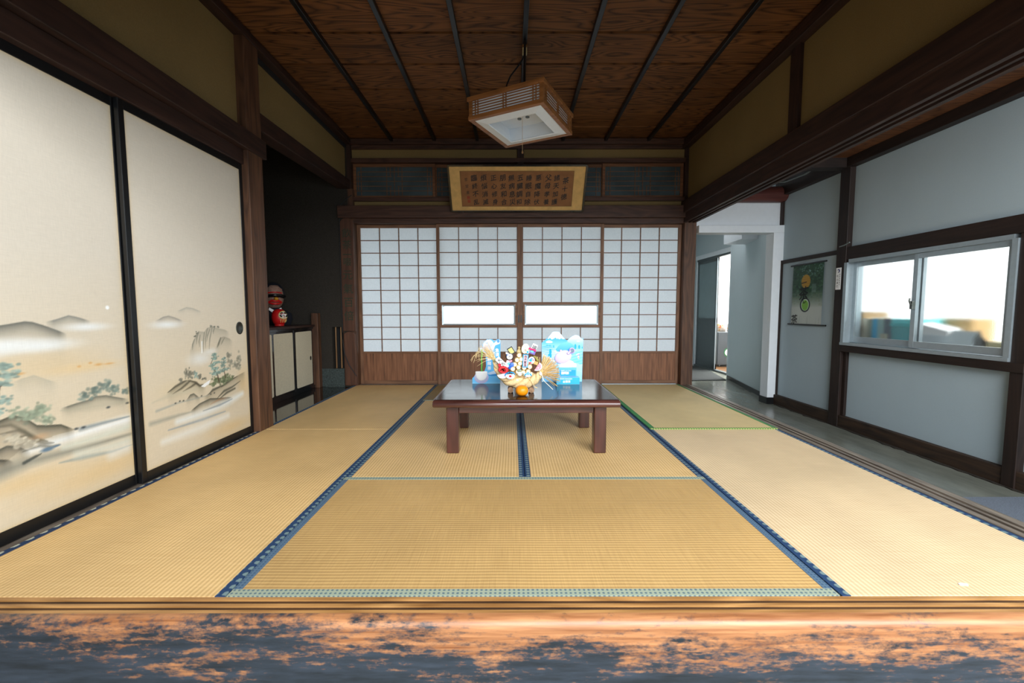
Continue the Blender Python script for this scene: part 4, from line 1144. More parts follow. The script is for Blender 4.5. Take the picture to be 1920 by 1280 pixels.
box(X0 + 0.085, X0 + 0.110, Y0 + 0.14, Y1 - 0.165, 0.238, 0.288).build('apron', M_table, t, bevel=0.003)
box(X1 - 0.110, X1 - 0.085, Y0 + 0.14, Y1 - 0.165, 0.238, 0.288).build('apron', M_table, t, bevel=0.003)
ZT = 0.3307

# ---- mandarin orange
o = thing('mandarin_orange', 'bright mandarin orange on the table in front of the straw boat', 'orange', (-0.001, 1.322, ZT))
prof = []
for i in range(21):
    a = -PI / 2 + PI * i / 20
    r = 0.0385 * max(math.cos(a), 0.002) ** 0.86
    z = 0.0325 * math.sin(a)
    if i > 17: z -= 0.0012 * (i - 17)
    if i < 3: z += 0.001 * (3 - i)
    prof.append((r, z + 0.0300))
MB().lathe(prof, (-0.001, 1.322, ZT), 32).build('fruit', M_orange, o, smooth=60)

# ================================================================== STRAW TREASURE BOAT
B0 = Vector((-0.004, 1.425, ZT))
bt = thing('straw_boat_ornament', 'straw rope boat ornament laden with small bales and lucky charms on the table', 'ornament', B0)
def L(x, z, y=0.0):          # boat coordinates in centimetres, converted from image pixel positions
    return B0 + Vector((x * 0.01, y * 0.01, z * 0.01))
for i, cx in enumerate((-6.6, 6.4)):
    r = 1.75
    o = MB().tube([L(cx, r + 0.02, -3.0), L(cx, r + 0.02, 5.0)], r * 0.01, 14).build('log_foot', M_log, bt, smooth=50)
# hull: fat twisted rope of four strands along a crescent
path = [(-16.6, 21.2), (-16.0, 18.0), (-14.6, 14.4), (-12.0, 11.0), (-8.5, 8.2), (-4.0, 6.6), (1.0, 6.2), (5.5, 6.8), (9.0, 8.6), (11.2, 10.8), (12.4, 12.0)]
rad = [1.1, 1.6, 2.2, 2.8, 3.4, 3.7, 3.8, 3.5, 2.9, 2.2, 1.7]
def cr(P, n):
    out = []
    k = len(P)
    for i in range(k - 1):
        p0, p1, p2, p3 = [np.array(P[max(0, min(k - 1, j))], float) for j in (i - 1, i, i + 1, i + 2)]
        for s in range(n):
            u = s / n
            out.append(0.5 * ((2 * p1) + (-p0 + p2) * u + (2 * p0 - 5 * p1 + 4 * p2 - p3) * u * u + (-p0 + 3 * p1 - 3 * p2 + p3) * u ** 3))
    out.append(np.array(P[-1], float))
    return out
cp = cr([(a[0], a[1], b) for a, b in zip(path, rad)], 9)
hull = MB()
for s in range(3):
    pts = []; rr = []
    for i, q in enumerate(cp):
        j = min(i + 1, len(cp) - 1); h = max(i - 1, 0)
        d = np.array([cp[j][0] - cp[h][0], cp[j][1] - cp[h][1]]); d /= np.linalg.norm(d)
        nrm = np.array([-d[1], d[0]])
        th = s * 2 * PI / 3 + i * 0.20
        R = q[2]
        pts.append(L(q[0] + nrm[0] * R * 0.52 * math.cos(th), q[1] + nrm[1] * R * 0.52 * math.cos(th), R * 0.52 * math.sin(th)))
        rr.append(R * 0.0056)
    hull.tube(pts, rr, 10)
hull.build('rope_hull', M_straw, bt, smooth=60)
# inner deck of loose straw filling the boat behind the bales
MB().ell(L(-1.0, 10.0, 2.0), (0.105, 0.035, 0.038), 20, 10).build('straw_bed', M_straw2, bt, smooth=60)
rs = random.Random(11)
tuft = MB()
for k in range(70):
    a = rs.gauss(128, 16)
    ln = rs.uniform(6, 13) * (0.75 if a < 105 else 1.0)
    sx, sz, sy = -16.8 + rs.gauss(0, 0.5), 20.6 + rs.gauss(0, 0.5), rs.gauss(0, 0.5)
    dx, dz, dy = math.cos(math.radians(a)), math.sin(math.radians(a)), rs.gauss(0, 0.18)
    droop = rs.uniform(0, 1.0) ** 2 * (6.5 if a > 128 else 1.0)
    pts = []
    for i in range(6):
        u = i / 5
        pts.append(L(sx + dx * ln * u - 1.2 * droop * u * u * 0.4, sz + dz * ln * u - droop * u * u * 1.15, sy + dy * ln * u))
    tuft.tube(pts, [0.0014, 0.0013, 0.0012, 0.0010, 0.0008, 0.0004], 5)
for k in range(6):
    sx = -17.5 + rs.gauss(0, .5)
    pts = [L(sx, 21.5), L(sx - 4, 24 + k * 0.7), L(sx - 8, 25.0 + k * 0.8), L(sx - 12 + k * 0.5, 23.0 + k * 0.5 - (k % 3)), L(sx - 14 + k, 20.0 + k * 0.6 - (k % 3) * 1.4)]
    tuft.tube(pts, 0.0009, 5)
tuft.build('straw_tuft', M_straw2, bt)
fan = MB()
rs = random.Random(5)
for k in range(170):
    u = k / 169
    a = 78 - 100 * u + rs.gauss(0, 1.8)
    if k > 160: a = rs.uniform(-36, -14)
    ln = rs.uniform(10.5, 13.2) * (1.0 if a > -10 else 1.05)
    y = rs.gauss(0, 0.9)
    ca, sa = math.cos(math.radians(a)), math.sin(math.radians(a))
    p0 = L(11.6 + rs.gauss(0, 0.25), 11.4 + rs.gauss(0, 0.5), y * 0.4)
    p1 = L(11.6 + ca * ln * 0.5, 11.4 + sa * ln * 0.5, y * 0.8)
    p2 = L(11.6 + ca * ln, 11.4 + sa * ln - rs.uniform(0, 0.8), y * 1.3)
    fan.tube([p0, p1, p2], [0.0014, 0.0026, 0.0032], 5, flat=0.4)
for (x, z, a, ln) in ((10.2, 19, 92, 7.5), (11.4, 19, 87, 6.5)):
    fan.tube([L(x, z - 4), L(x + 0.2, z + ln * 0.45)], 0.0022, 5, flat=0.5)
fan.build('straw_fan', M_straw2, bt)
kn = MB()
kn.lathe([(0.010, -0.008), (0.014, -0.004), (0.014, 0.004), (0.010, 0.008)], L(-16.6, 20.4), 14)
props(kn.build('bow_binding', M_straw2, bt, smooth=50), 'straw binding round the prow')
kn = MB()
for k in range(3):
    kn.tube([L(-17.9 + .3 * k, 20.2 - 0.5 * k, -1.0), L(-16.5, 20.8 - 0.7 * k, -1.9), L(-15.1, 21.0 - 0.5 * k, -1.0)], 0.0012, 6)
props(kn.build('green_thread', M_green, bt), 'green thread tied round the prow')
kn = MB()
kn.ell(L(12.0, 11.8, -2.0), (0.011, 0.009, 0.012), 12, 8)
kn.tube([L(11.2, 14.2, -1.5), L(12.2, 12.2, -2.4), L(13.0, 10.4, -2.4), L(13.8, 7.8, -2.0), L(13.2, 7.0, -1.6)], 0.0028, 8)
kn.tube([L(13.4, 8.4, -2.2), L(15.0, 6.6, -2.6), L(18.0, 3.8, -3.0), L(19.6, 2.2, -3.2)], 0.0018, 6)
kn.build('stern_tie', M_rice, bt, smooth=50)
kn = MB()
kn.tube([L(3.2, 10.2, -3.0), L(5.5, 8.6, -3.9), L(7.2, 6.0, -4.2), L(8.2, 4.0, -3.8), L(9.8, 3.4, -3.4)], [0.0018, 0.002, 0.0022, 0.0025, 0.004], 7)
kn.build('rope_end', M_straw, bt, smooth=50)
for (x, z, s) in ((-7.6, 8.8, 0.7), (-2.4, 8.2, 0.9), (2.7, 9.9, 0.7), (-15.5, 18.3, 0.7)):
    MB().ell(L(x, z, -3.5 if x > -10 else -1.6), (0.01 * s, 0.006, 0.0065 * s), 10, 6).build('white_tie', M_wht, bt, smooth=50)
# rice bales
bales = [(-1.3, 23.6), (-2.6, 20.7), (0.0, 21.2), (-4.0, 17.9), (-0.7, 18.6), (-5.2, 15.2), (-1.7, 16.2), (1.8, 15.9), (5.2, 16.5), (3.4, 19.0), (-2.0, 13.4), (4.2, 13.6), (1.2, 13.0)]
for i, (x, z) in enumerate(bales):
    r = 1.5
    yb = -1.2 - 0.25 * (i % 3)
    b = MB().lathe([(r * 0.0086, -0.034), (r * 0.0097, -0.031), (r * 0.0104, -0.024), (r * 0.0104, 0.018), (r * 0.009, 0.024)], L(x, z, yb), 16,
                   Matrix.Rotation(PI / 2, 3, 'X') @ Matrix.Rotation(PI, 3, 'X')).build('rice_bale', M_straw, bt, smooth=40)
    e = MB().lathe([(r * 0.0066, -0.0008), (r * 0.0066, 0.0008), (r * 0.003, 0.0016), (0.0005, 0.0017)], L(x, z, yb - 3.42), 16, Matrix.Rotation(PI / 2, 3, 'X')).build('end_paper', M_rice, b, smooth=40)
b = MB().lathe([(0.012, 0.0), (0.017, 0.010), (0.014, 0.022), (0.005, 0.030), (0.009, 0.040), (0.003, 0.046)], L(-1.2, 24.0, 0.4), 14).build('rice_sack', M_straw2, bt, smooth=50)
props(b, 'tied straw sack at the top')
# charms (each a part of the boat)
def rot(a):
    return Matrix.Rotation(-math.radians(a), 3, 'Y')
def card(name, x, z, w, h, ang, mats, chars=(), y=-4.9, th=0.0012, inner=None, csize=1.0, label=None, ink=1):
    M = rot(ang)
    mb = MB().obox(L(x, z, y), (w * 0.01, th * 2, h * 0.01), M, 0)
    yy = -th - 0.0006
    if inner:
        mb.obox(L(x, z, y) + Vector((0, -th, 0)), (inner[0] * 0.01, 0.0008, inner[1] * 0.01), M, 1)
        yy -= 0.0006
    n = len(chars)
    for i, ch in enumerate(chars):
        zz = ((n - 1) / 2 - i) * (h * 0.88 / max(n, 1)) * 0.01
        mb.text(ch, L(x, z, y) + Vector((0, yy, 0)) + M @ Vector((0, 0, zz)), M @ Vector((1, 0, 0)), M @ Vector((0, 0, 1)), csize * 0.01, ink, 0.02)
    return props(mb.build(name, mats, bt), label)
def disc(name, x, z, rx, rz, ang, m, y=-4.9, th=0.003, parts=(), label=None, pw=1.0):
    M = rot(ang)
    mb = MB().lathe([(0.94, -0.5), (1.0, 0.0), (0.90, 0.5)], (0, 0, 0), 28)
    mb2 = MB()
    vs = [L(x, z, y) + M @ Vector((p.x * rx * 0.01, -p.z * th, p.y * rz * 0.01)) for p in mb.v]
    mb2.add(vs, mb.f)
    o = mb2.build(name, m, bt, smooth=40)
    props(o, label)
    for (dx, dz, sx, sz, mm) in parts:
        mb = MB().lathe([(1.0, -0.3), (1.0, 0.25), (0.85, 0.3)], (0, 0, 0), 20)
        vs = [L(x, z, y) + M @ Vector((dx * 0.01 + p.x * sx * 0.01, -th * 0.55 - p.z * 0.0008, dz * 0.01 + p.y * sz * 0.01)) for p in mb.v]
        m3 = MB(); m3.add(vs, mb.f)
        m3.build('motif', mm, o, smooth=40)
    return o
card('framed_tile', -6.2, 26.3, 3.5, 4.6, 32, [M_dgreen, M_gold], (), -3.6, 0.002, (2.6, 3.4), label='dark edged pale gold tile')
disc('round_face_charm', -7.2, 22.9, 2.4, 2.3, 8, M_blkfr, -5.2, 0.003, [(0.1, -0.1, 1.8, 1.7, M_wht), (0.15, 0.1, 0.55, 0.32, M_blkfr), (-0.75, 1.95, 0.55, 0.7, M_wht), (-1.5, 2.4, 0.5, 0.65, M_wht), (-0.95, 1.2, 0.9, 0.25, M_blued)], 'white disc with black rim')
card('white_tag', -12.3, 19.4, 3.1, 7.2, 46, [M_wht, M_ink], ('大', '吉'), -4.9, 0.0012, None, 2.7, 'white paper tag with black brush writing')
disc('red_cup', -11.0, 14.9, 3.2, 2.3, -6, M_redc, -5.6, 0.006, [(0, 0.1, 2.7, 1.8, M_dared), (-0.5, 0.3, 0.8, 0.5, M_dgreen), (0.1, -0.5, 0.6, 0.7, M_dgreen), (0.5, 0.6, 0.7, 0.35, M_dgreen), (1.1, -0.4, 0.35, 0.9, M_gold), (-1.3, -0.4, 0.5, 0.4, M_dgreen)], 'red lacquer cup with dark crest')
disc('red_blossom', -13.2, 17.6, 1.0, 1.2, 0, M_redc, -5.0, 0.004, (), 'small red blossom')
def half(name, x, z, r, a0, m1, m2, y, label):
    def pol(rr):
        return [(x + rr * math.cos(math.radians(a0 + 180 * i / 14)), z + rr * 0.86 * math.sin(math.radians(a0 + 180 * i / 14))) for i in range(15)]
    mb = MB().prism([((p[0]) * 0.01 + B0.x, p[1] * 0.01 + B0.z) for p in pol(r)], 'y', B0.y + y * 0.01 - 0.0015, B0.y + y * 0.01 + 0.0015, 0)
    mb.prism([((p[0]) * 0.01 + B0.x, p[1] * 0.01 + B0.z) for p in pol(r * 0.80)], 'y', B0.y + y * 0.01 - 0.003, B0.y + y * 0.01, 1)
    mb.ell(L(x + 0.25 * r, z - .3 * r, y - 0.4), (0.004, 0.001, 0.004), 8, 5, None, 2)
    props(mb.build(name, [m1, m2, M_wht], bt), label)
half('fish_charm', -11.4, 12.4, 3.4, 195, M_wht, M_pinkl, -5.3, 'pale pink sea bream behind the red cup')
half('fish_charm', 9.6, 16.8, 3.2, 240, M_wht, M_pink, -4.6, 'pink sea bream with white rim by the stern')
o = disc('lucky_mask', -6.8, 11.2, 2.8, 2.0, -6, M_wht, -6.0, 0.006, [(0.1, -0.2, 0.85, 0.75, M_redc)], 'white mask charm with blue headscarf')
mb = MB()
mb.tube([L(-10.0, 11.4, -6.2), L(-9.0, 12.7, -6.4), L(-7.0, 13.4, -6.6), L(-5.0, 13.2, -6.4), L(-3.9, 12.0, -6.2)], [0.006, 0.008, 0.009, 0.008, 0.006], 8, flat=0.5)
mb.build('headscarf', M_blue, o, smooth=50)
mb = MB().tube([L(-8.6, 12.5, -7.0), L(-7.0, 13.0, -7.2), L(-5.2, 12.5, -7.0)], 0.0022, 6).ell(L(-7.0, 13.2, -7.2), (0.004, 0.003, 0.008), 8, 6)
mb.build('knot', M_dgreen, o, smooth=50)
o = MB().lathe([(0.004, -0.016), (0.013, -0.010), (0.016, 0.0), (0.012, 0.010), (0.004, 0.018)], L(-1.0, 12.2, -4.6), 16).build('turnip_charm', M_rice, bt, smooth=50)
props(o, 'pale turnip charm with grey green top')
MB().ell(L(-1.1, 14.2, -4.7), (0.015, 0.012, 0.010), 14, 8).tube([L(0.6, 13.0, -5.6), L(1.4, 11.2, -5.6)], 0.003, 6).build('turnip_top', M_sage, o, smooth=50)
o = MB().prism([(B0.x + 0.01 * x, B0.z + 0.01 * z) for x, z in ((1.6, 13.2), (3.0, 12.8), (4.1, 15.0), (5.2, 12.9), (6.6, 13.4), (6.4, 11.6), (5.2, 10.6), (3.2, 10.5), (2.0, 11.4))], 'y', B0.y - 0.058, B0.y - 0.055).build('leaf_card', M_wht, bt)
props(o, 'white card with three blue leaves')
mb = MB()
for a, x0, z0 in ((40, 2.7, 12.0), (0, 4.1, 12.6), (-40, 5.6, 12.0)):
    mb.ell(L(x0, z0, -5.9), (0.0045, 0.0008, 0.012), 12, 8, rot(a * -1))
mb.build('blue_leaf', M_blue, o, smooth=50)
card('blue_plaque', 2.5, 20.3, 3.3, 7.9, -3, [M_blue, M_pinkl, M_ink], ('商', '売', '繁', '昌'), -5.6, 0.002, (2.3, 6.9), 1.75, 'blue edged pink plaque with four black characters', 2)
o = disc('gold_coin', 2.5, 27.6, 2.3, 3.1, -12, M_goldl, -3.8, 0.003, (), 'cream oval gold coin with writing')
mb = MB()
for i, ch in enumerate('小判'):
    mb.text(ch, L(2.6 + 0.2 * (0.5 - i), 28.6 - 1.9 * i, -4.2), (0.98, 0, -0.2), (0.2, 0, 0.98), 0.013, 0, 0.0)
mb.build('coin_writing', M_ink, o)
card('luck_card', 7.9, 28.3, 3.2, 4.3, -27, [M_wht, M_ink], ('福',), -3.6, 0.0012, None, 3.0, 'white card with large black character')
mb = MB()
M = rot(-20)
mb.obox(L(6.9, 25.6, -4.4), (0.036, 0.006, 0.026), M, 0)
mb.obox(L(6.6, 26.2, -4.9), (0.022, 0.003, 0.018), M, 1)
o = mb.build('gift_charm', [M_purple, M_lblue], bt)
props(o, 'violet gift with pink bow')
MB().ell(L(5.6, 27.6, -5.2), (0.012, 0.004, 0.007), 12, 8, rot(-25)).ell(L(8.0, 26.8, -5.2), (0.012, 0.004, 0.007), 12, 8, rot(-25)).ell(L(6.8, 27.2, -5.4), (0.006, 0.005, 0.006)).build('bow', M_mag, o, smooth=50)
disc('blue_bead', 3.9, 25.6, 1.0, 1.1, 0, M_wht, -4.6, 0.004, [(0, 0, 0.7, 0.75, M_blue)], 'blue and white bead')
disc('treasure_bag', 6.2, 20.5, 2.0, 2.3, -18, M_wht, -4.8, 0.006, [(-0.5, -0.1, 0.95, 0.9, M_blue), (0.9, 0.5, 0.35, 0.5, M_redc), (-0.1, 1.1, 0.8, 0.3, M_blued), (-0.2, -1.6, 1.0, 0.4, M_redc)], 'white bag charm with blue and red patches')
mb = MB().obox(L(8.6, 18.9, -3.6), (0.032, 0.012, 0.020), rot(-22), 0)
props(mb.build('ochre_box', M_ochre, bt, bevel=0.001), 'small ochre box')
mb = MB()
mb.tube([L(7.4, 22.9, -3.8), L(8.8, 22.4, -4.0), L(10.0, 20.6, -3.9), L(10.4, 19.4, -3.8)], [0.004, 0.008, 0.009, 0.004], 9)
props(mb.build('olive_sprig', M_olive, bt, smooth=50), 'olive green sprig')
mb = MB()
for i, (x, z, mi) in enumerate(((-8.0, 20.0, 0), (-6.6, 20.2, 1), (-9.0, 18.6, 0), (-7.6, 18.4, 2), (-8.6, 17.0, 0))):
    mb.obox(L(x, z, -4.6 - 0.1 * i), (0.018, 0.003, 0.016), rot(35), mi)
props(mb.build('patchwork_cloth', [M_pinkl, M_pink, M_lblue], bt), 'pink and pale blue patchwork')
disc('blue_fan_charm', -6.2, 17.2, 1.5, 2.3, -32, M_blued, -4.9, 0.003, (), 'deep blue leaf shaped charm')

# ================================================================== CARDBOARD STANDEES
def rnd_img_cloud(p, c, k, col, a=0.95):
    p.blob(c, (0.010 * k, 0.0055 * k), col, a, 3); p.blob((c[0] - 0.006 * k, c[1] - 0.001 * k), (0.006 * k, 0.004 * k), col, a, 3); p.blob((c[0] + 0.006 * k, c[1] - 0.001 * k), (0.007 * k, 0.004 * k), col, a, 3)
# left: tall teapot pouring into a cup
YL = 1.735
sl = thing('cardboard_standee', 'narrow light blue cardboard standee with teapot pouring into a cup', 'standee', (-0.24, YL, ZT))
def A(x, z):
    return (-0.338 + x * 0.01, ZT + z * 0.01)
out = [A(*q) for q in ((0, 0), (19.4, 0), (19.8, 29.6), (19.6, 30.6), (18.6, 31.2), (17.2, 30.9), (15.6, 29.6), (14.2, 30.9), (12.6, 31.2), (11.2, 30.8), (10.4, 31.2), (9.8, 30.3), (8.4, 29.2), (7.3, 27.6), (7.1, 25.4),
                               (6.2, 25.2), (5.2, 24.6), (5.6, 23.4), (7.6, 22.6), (9.4, 21.2), (9.6, 12.2), (8.8, 9.4), (7.6, 7.8), (3.2, 7.0), (1.2, 5.0), (0, 3.8))]
MB().prism(out, 'y', YL, YL + 0.004).build('board', M_lblue, sl)
p = Paint(-0.340, -0.138, ZT, ZT + 0.315, 0.0014, (134, 208, 246))
p.grad(ZT, (150, 214, 248), ZT + 0.30, (122, 200, 244))
p.poly([A(*q) for q in ((10, 7.2), (16, 9.4), (20, 8.8), (20, 6.0), (14, 6.0))], (222, 232, 248), 0.9)
p.poly([A(*q) for q in ((10.4, 5.6), (14, 6.6), (20, 7.4), (20, 5.6), (14, 5.4))], (40, 164, 224), 0.85)
p.poly([A(*q) for q in ((15.5, 15.5), (20, 11), (20, 17), (17, 16.8))], (20, 174, 240), 0.8)
p.poly([A(*q) for q in ((0, 0), (20, 0), (20, 1.2), (0, 1.0))], (176, 224, 250), 0.6)
# teapot body, lid, spout
p.blob(A(11.4, 26.8), (0.044, 0.046), (226, 232, 250), 1.0, 6); p.blob(A(12.0, 25.0), (0.044, 0.030), (214, 222, 248), 0.7, 3)
p.poly([A(*q) for q in ((12.8, 25.2), (15.6, 28.8), (18.0, 31.0), (19.6, 30.6), (19.4, 28.0), (16.2, 26.8), (14.6, 23.4))], (234, 239, 252), 1.0)
p.blob(A(18.2, 29.8), (0.011, 0.013), (132, 186, 236), 1.0, 4); p.blob(A(10.4, 28.4), (0.012, 0.005), (150, 196, 240), 0.7)
p.poly([A(*q) for q in ((5.0, 24.4), (7.4, 25.6), (9.0, 24.8), (7.8, 22.9), (5.8, 23.2))], (220, 228, 248), 1.0)
p.blob(A(12.0, 29.4), (0.03, 0.014), (246, 248, 254), 0.9)
p.I = np.clip(p.I, 0, 1) ** 1.6
p.build('printed_face', M_print, lambda x, z: (x, np.full_like(x, YL - 0.0006), z), sl, p.inside(out))
cup = MB().lathe([(0.004, -0.038), (0.012, -0.0365), (0.020, -0.033), (0.028, -0.026), (0.035, -0.015), (0.0395, 0.0), (0.0415, 0.015), (0.041, 0.026), (0.037, 0.027), (0.034, 0.022)], (-0.338 + 0.064, YL - 0.006, ZT + 0.060), 28, None, 0, 1.0, 0.16)
props(cup.build('cup_relief', M_wht, sl, smooth=50), 'raised white tea cup')
props(MB().lathe([(0.048, -0.002), (0.050, 0.0), (0.046, 0.003)], (-0.338 + 0.064, YL - 0.0015, ZT + 0.044), 28, Matrix.Rotation(PI / 2, 3, 'X'), 0, 1.0, 0.86).build('saucer_relief', plain('lilac card', C(196, 196, 232), 0.4, 0.03), sl, smooth=50), 'lilac saucer disc')
pts = [(-0.338 + 0.01 * x, YL - 0.002, ZT + 0.01 * z) for x, z in ((6.8, 24.0), (7.0, 21.0), (6.5, 17.5), (6.8, 14.0), (6.6, 11.0), (6.8, 8.2))]
props(MB().tube(pts, [0.006, 0.0055, 0.0045, 0.0055, 0.0045, 0.0055], 8, flat=0.5).build('tea_stream', plain('green tea strip', C(96, 206, 70), 0.4, 0.2, 60), sl, smooth=50), 'green strip of poured tea')
for column in ((('急', 17.4, 23.4, 2.6), ('須', 17.4, 20.4, 2.6)), (('で', 15.0, 21.2, 2.0), ('の', 15.0, 18.9, 2.0), ('む', 15.0, 16.8, 2.0)), (('静', 11.9, 17.2, 2.5), ('岡', 11.9, 14.1, 2.5), ('茶', 11.9, 10.9, 2.5))):
    mb = MB()
    for ch, x, z, q in column:
        mb.text(ch, (-0.338 + 0.01 * x, YL - 0.0016, ZT + 0.01 * z), (1, 0, 0), (0, 0, 1), 0.011 * q, 0, 0.04)
    mb.build('text_column', M_wht, sl)
props(box(-0.27, -0.21, YL + 0.004, YL + 0.07, ZT, ZT + 0.003).prism([(YL + 0.004, ZT), (YL + 0.07, ZT), (YL + 0.004, ZT + 0.15)], 'x', -0.242, -0.239).build('back_strut', M_wht, sl), 'folded card strut')

# right: snowy mountain, tea fields and a teapot
YR = 1.806
srt = thing('cardboard_standee', 'wide light blue cardboard standee with snowy mountain and lilac teapot', 'standee', (0.30, YR, ZT))
def Bq(x, z):
    return (0.151 + x * 0.01, ZT + z * 0.01)
W_ = 29.8
def Q(a, b):               # enlarged image crop pixels: 900 wide, top at 0
    return Bq(1.5 + a * 0.0311, 36.2 - b * 0.0309)
BT = 1171
k_ = 0.0311
out = [Q(*q) for q in ((-48, BT), (880, BT), (900, 165), (848, 165), (830, 130), (790, 100), (740, 86), (690, 92), (640, 115), (590, 155), (535, 208), (505, 200), (440, 130), (355, 20), (330, 8), (300, 14), (270, 4), (240, 12), (210, 8), (195, 18), (150, 80), (90, 140), (30, 200), (-48, 262))]
MB().prism(out, 'y', YR, YR + 0.004).build('board', M_lblue, srt)
p = Paint(0.150, 0.464, ZT, ZT + 0.366, 0.0013, (176, 222, 250))
p.grad(Q(0, 470)[1], (226, 242, 254), Q(0, 130)[1], (96, 196, 246))
p.blob(Q(740, 300), (0.075, 0.075), (214, 236, 252), 1.0, 3); p.grad(Q(0, 330)[1], (170, 218, 250), Q(0, 90)[1], (246, 250, 254), p.inside([Q(*q) for q in ((535, 215), (590, 155), (640, 112), (690, 90), (740, 84), (790, 98), (848, 150), (900, 200), (900, 420), (600, 420))]) * 1.0)
p.poly([Q(*q) for q in ((195, 0), (355, 0), (480, 175), (430, 180), (400, 160), (350, 185), (320, 160), (300, 178), (260, 140), (235, 165), (180, 190), (140, 150), (110, 175), (80, 175))], (250, 252, 254), 1.0)
p.grad(Q(0, 420)[1], (124, 206, 248), Q(0, 250)[1], (160, 222, 250), p.inside([Q(*q) for q in ((270, 415), (330, 340), (400, 280), (470, 256), (540, 252), (610, 270), (680, 320), (700, 420), (640, 470), (300, 470))]) * 1.0)
rnd_img_cloud(p, Q(120, 240), 2.1, (246, 250, 254)); rnd_img_cloud(p, Q(785, 228), 1.0, (246, 250, 254))
for i in range(9):
    yy = 355 + 34 * i
    p.stroke([Q(-48, yy + 10), Q(100, yy - 22 + 5 * i), Q(240 + 25 * (i % 3), yy - 8 + 3 * i)], [0.0032, 0.0040, 0.0018], (0, 186, 246), 0.95, 0.3)
for x, y, rx, ry in ((150, 470, 32, 70), (140, 560, 45, 60), (720, 355, 27, 66), (808, 362, 23, 50), (878, 378, 12, 26), (140, 335, 11, 24), (225, 348, 14, 32), (72, 318, 9, 12)):
    p.blob(Q(x, y), (rx * k_ * 0.01, ry * k_ * 0.01), (50, 198, 248), 1.0, 4)
for i in range(5):
    yy = 450 + 70 * i
    p.stroke([Q(620 - 10 * i, yy + 70), Q(760, yy + 22), Q(905, yy - 18)], [0.022, 0.024, 0.024], (178 - 6 * i, 226, 252), 0.8, 0.6)
    p.stroke([Q(620 - 10 * i, yy + 96), Q(760, yy + 48), Q(905, yy + 6)], [0.004, 0.006, 0.003], (96, 200, 248), 0.7, 0.9)
p.grad(Q(0, BT)[1], (176, 226, 252), Q(0, 740)[1], (206, 236, 254), p.inside([Q(*q) for q in ((640, 720), (740, 730), (905, 790), (905, BT), (560, BT))]) * 0.9)
p.stroke([Q(740, 890), Q(905, 950)], 0.002, (226, 244, 254), 0.9); p.stroke([Q(760, 1040), Q(905, 1110)], 0.002, (226, 244, 254), 0.9)
p.poly([Q(*q) for q in ((-48, 640), (330, 740), (330, BT), (-48, BT))], (150, 214, 250), 0.8)
# small field worker under a broad white hat
p.stroke([Q(790, 560), Q(796, 620)], 0.010, (246, 240, 240), 1.0); p.stroke([Q(742, 548), Q(790, 524), Q(826, 540)], [0.004, 0.011, 0.005], (252, 252, 252), 1.0); p.stroke([Q(775, 552), Q(822, 540)], 0.004, (110, 110, 190), 0.9); p.stroke([Q(796, 600), Q(806, 626)], 0.006, (240, 180, 170), 0.9)
p.I = np.clip(p.I, 0, 1) ** 1.6
p.build('printed_face', M_print, lambda x, z: (x, np.full_like(x, YR - 0.0006), z), srt, p.inside(out))
lil = plain('lilac teapot card', C(226, 206, 238), 0.35, 0.05, 30)
def Q3(a, b, dy):
    q = Q(a, b); return Vector((q[0], YR + dy, q[1]))
pot = MB().ell(Q3(440, 590, -0.008), (0.062, 0.010, 0.046), 28, 12, rot(-22 * -1), 0)
pot.tube([Q3(555, 520, -0.010), Q3(590, 480, -0.012), Q3(620, 448, -0.014)], [0.022, 0.018, 0.018], 16, 0, True, 0.5)
pot.ell(Q3(385, 455, -0.006), (0.009, 0.006, 0.011), 12, 8)
pt = props(pot.build('teapot_relief', lil, srt, smooth=50), 'raised lilac teapot')
mb = MB().lathe([(0.0195, -0.002), (0.0195, 0.002), (0.015, 0.003), (0.0145, -0.001), (0.001, -0.001)], Q3(633, 438, -0.024), 22, Matrix.Rotation(PI / 2, 3, 'X'), 0, 1.0, 1.05)
mb.build('spout_rim', plain('lilac spout', C(204, 160, 220), 0.35, 0.03), pt, smooth=40)
MB().lathe([(0.014, -0.0005), (0.014, 0.0005)], Q3(635, 440, -0.0262), 20, Matrix.Rotation(PI / 2, 3, 'X'), 0, 0.9, 1.0).build('spout_hole', plain('grey hollow', C(116, 136, 156), 0.5, 0.05), pt)
ct = MB()
for a, b, r in ((600, 760, 0.030), (690, 790, 0.020), (500, 800, 0.030), (420, 810, 0.024), (560, 800, 0.03)):
    ct.ell(Q3(a, b, -0.006), (r, 0.006, r * 0.95), 18, 8)
props(ct.build('cloud_relief', plain('white blue cloud card', C(228, 242, 252), 0.4, 0.03), srt, smooth=50), 'raised white cloud')
mb = MB().box(Q(330, 0)[0], Q(735, 0)[0], YR - 0.035, YR - 0.004, Q(0, 1035)[1], Q(0, 830)[1], 0)
mb.box(Q(345, 0)[0], Q(715, 0)[0], YR - 0.0356, YR - 0.035, Q(0, 1012)[1], Q(0, 880)[1], 1)
bx = mb.build('leaflet_pocket', [M_lblue, M_blue], srt)
mb = MB()
for i, ch in enumerate('急須でいれてみる'):
    mb.text(ch, Q3(400 + 29 * i, 897, -0.0364), (1, 0, 0), (0, 0, 1), 0.010, 0, 0.03)
for i, ch in enumerate('静岡茶'):
    mb.text(ch, Q3(420 + 58 * i, 950, -0.0364), (1, 0, 0), (0, 0, 1), 0.021, 0, 0.04)
mb.build('lettering', M_wht, bx)
YB = 1.700
mb = MB().box(Q(260, 0)[0], Q(770, 0)[0], YB, YR - 0.036, ZT, ZT + 0.048, 0)
mb.box(Q(260, 0)[0], Q(770, 0)[0], YB - 0.0006, YB, ZT + 0.001, ZT + 0.047, 1)
bx = mb.build('front_tray', [plain('pale blue tray card', C(150, 214, 240), 0.4, 0.04), plain('cyan print', C(50, 186, 232), 0.4, 0.06, 16)], srt)
mb = MB()
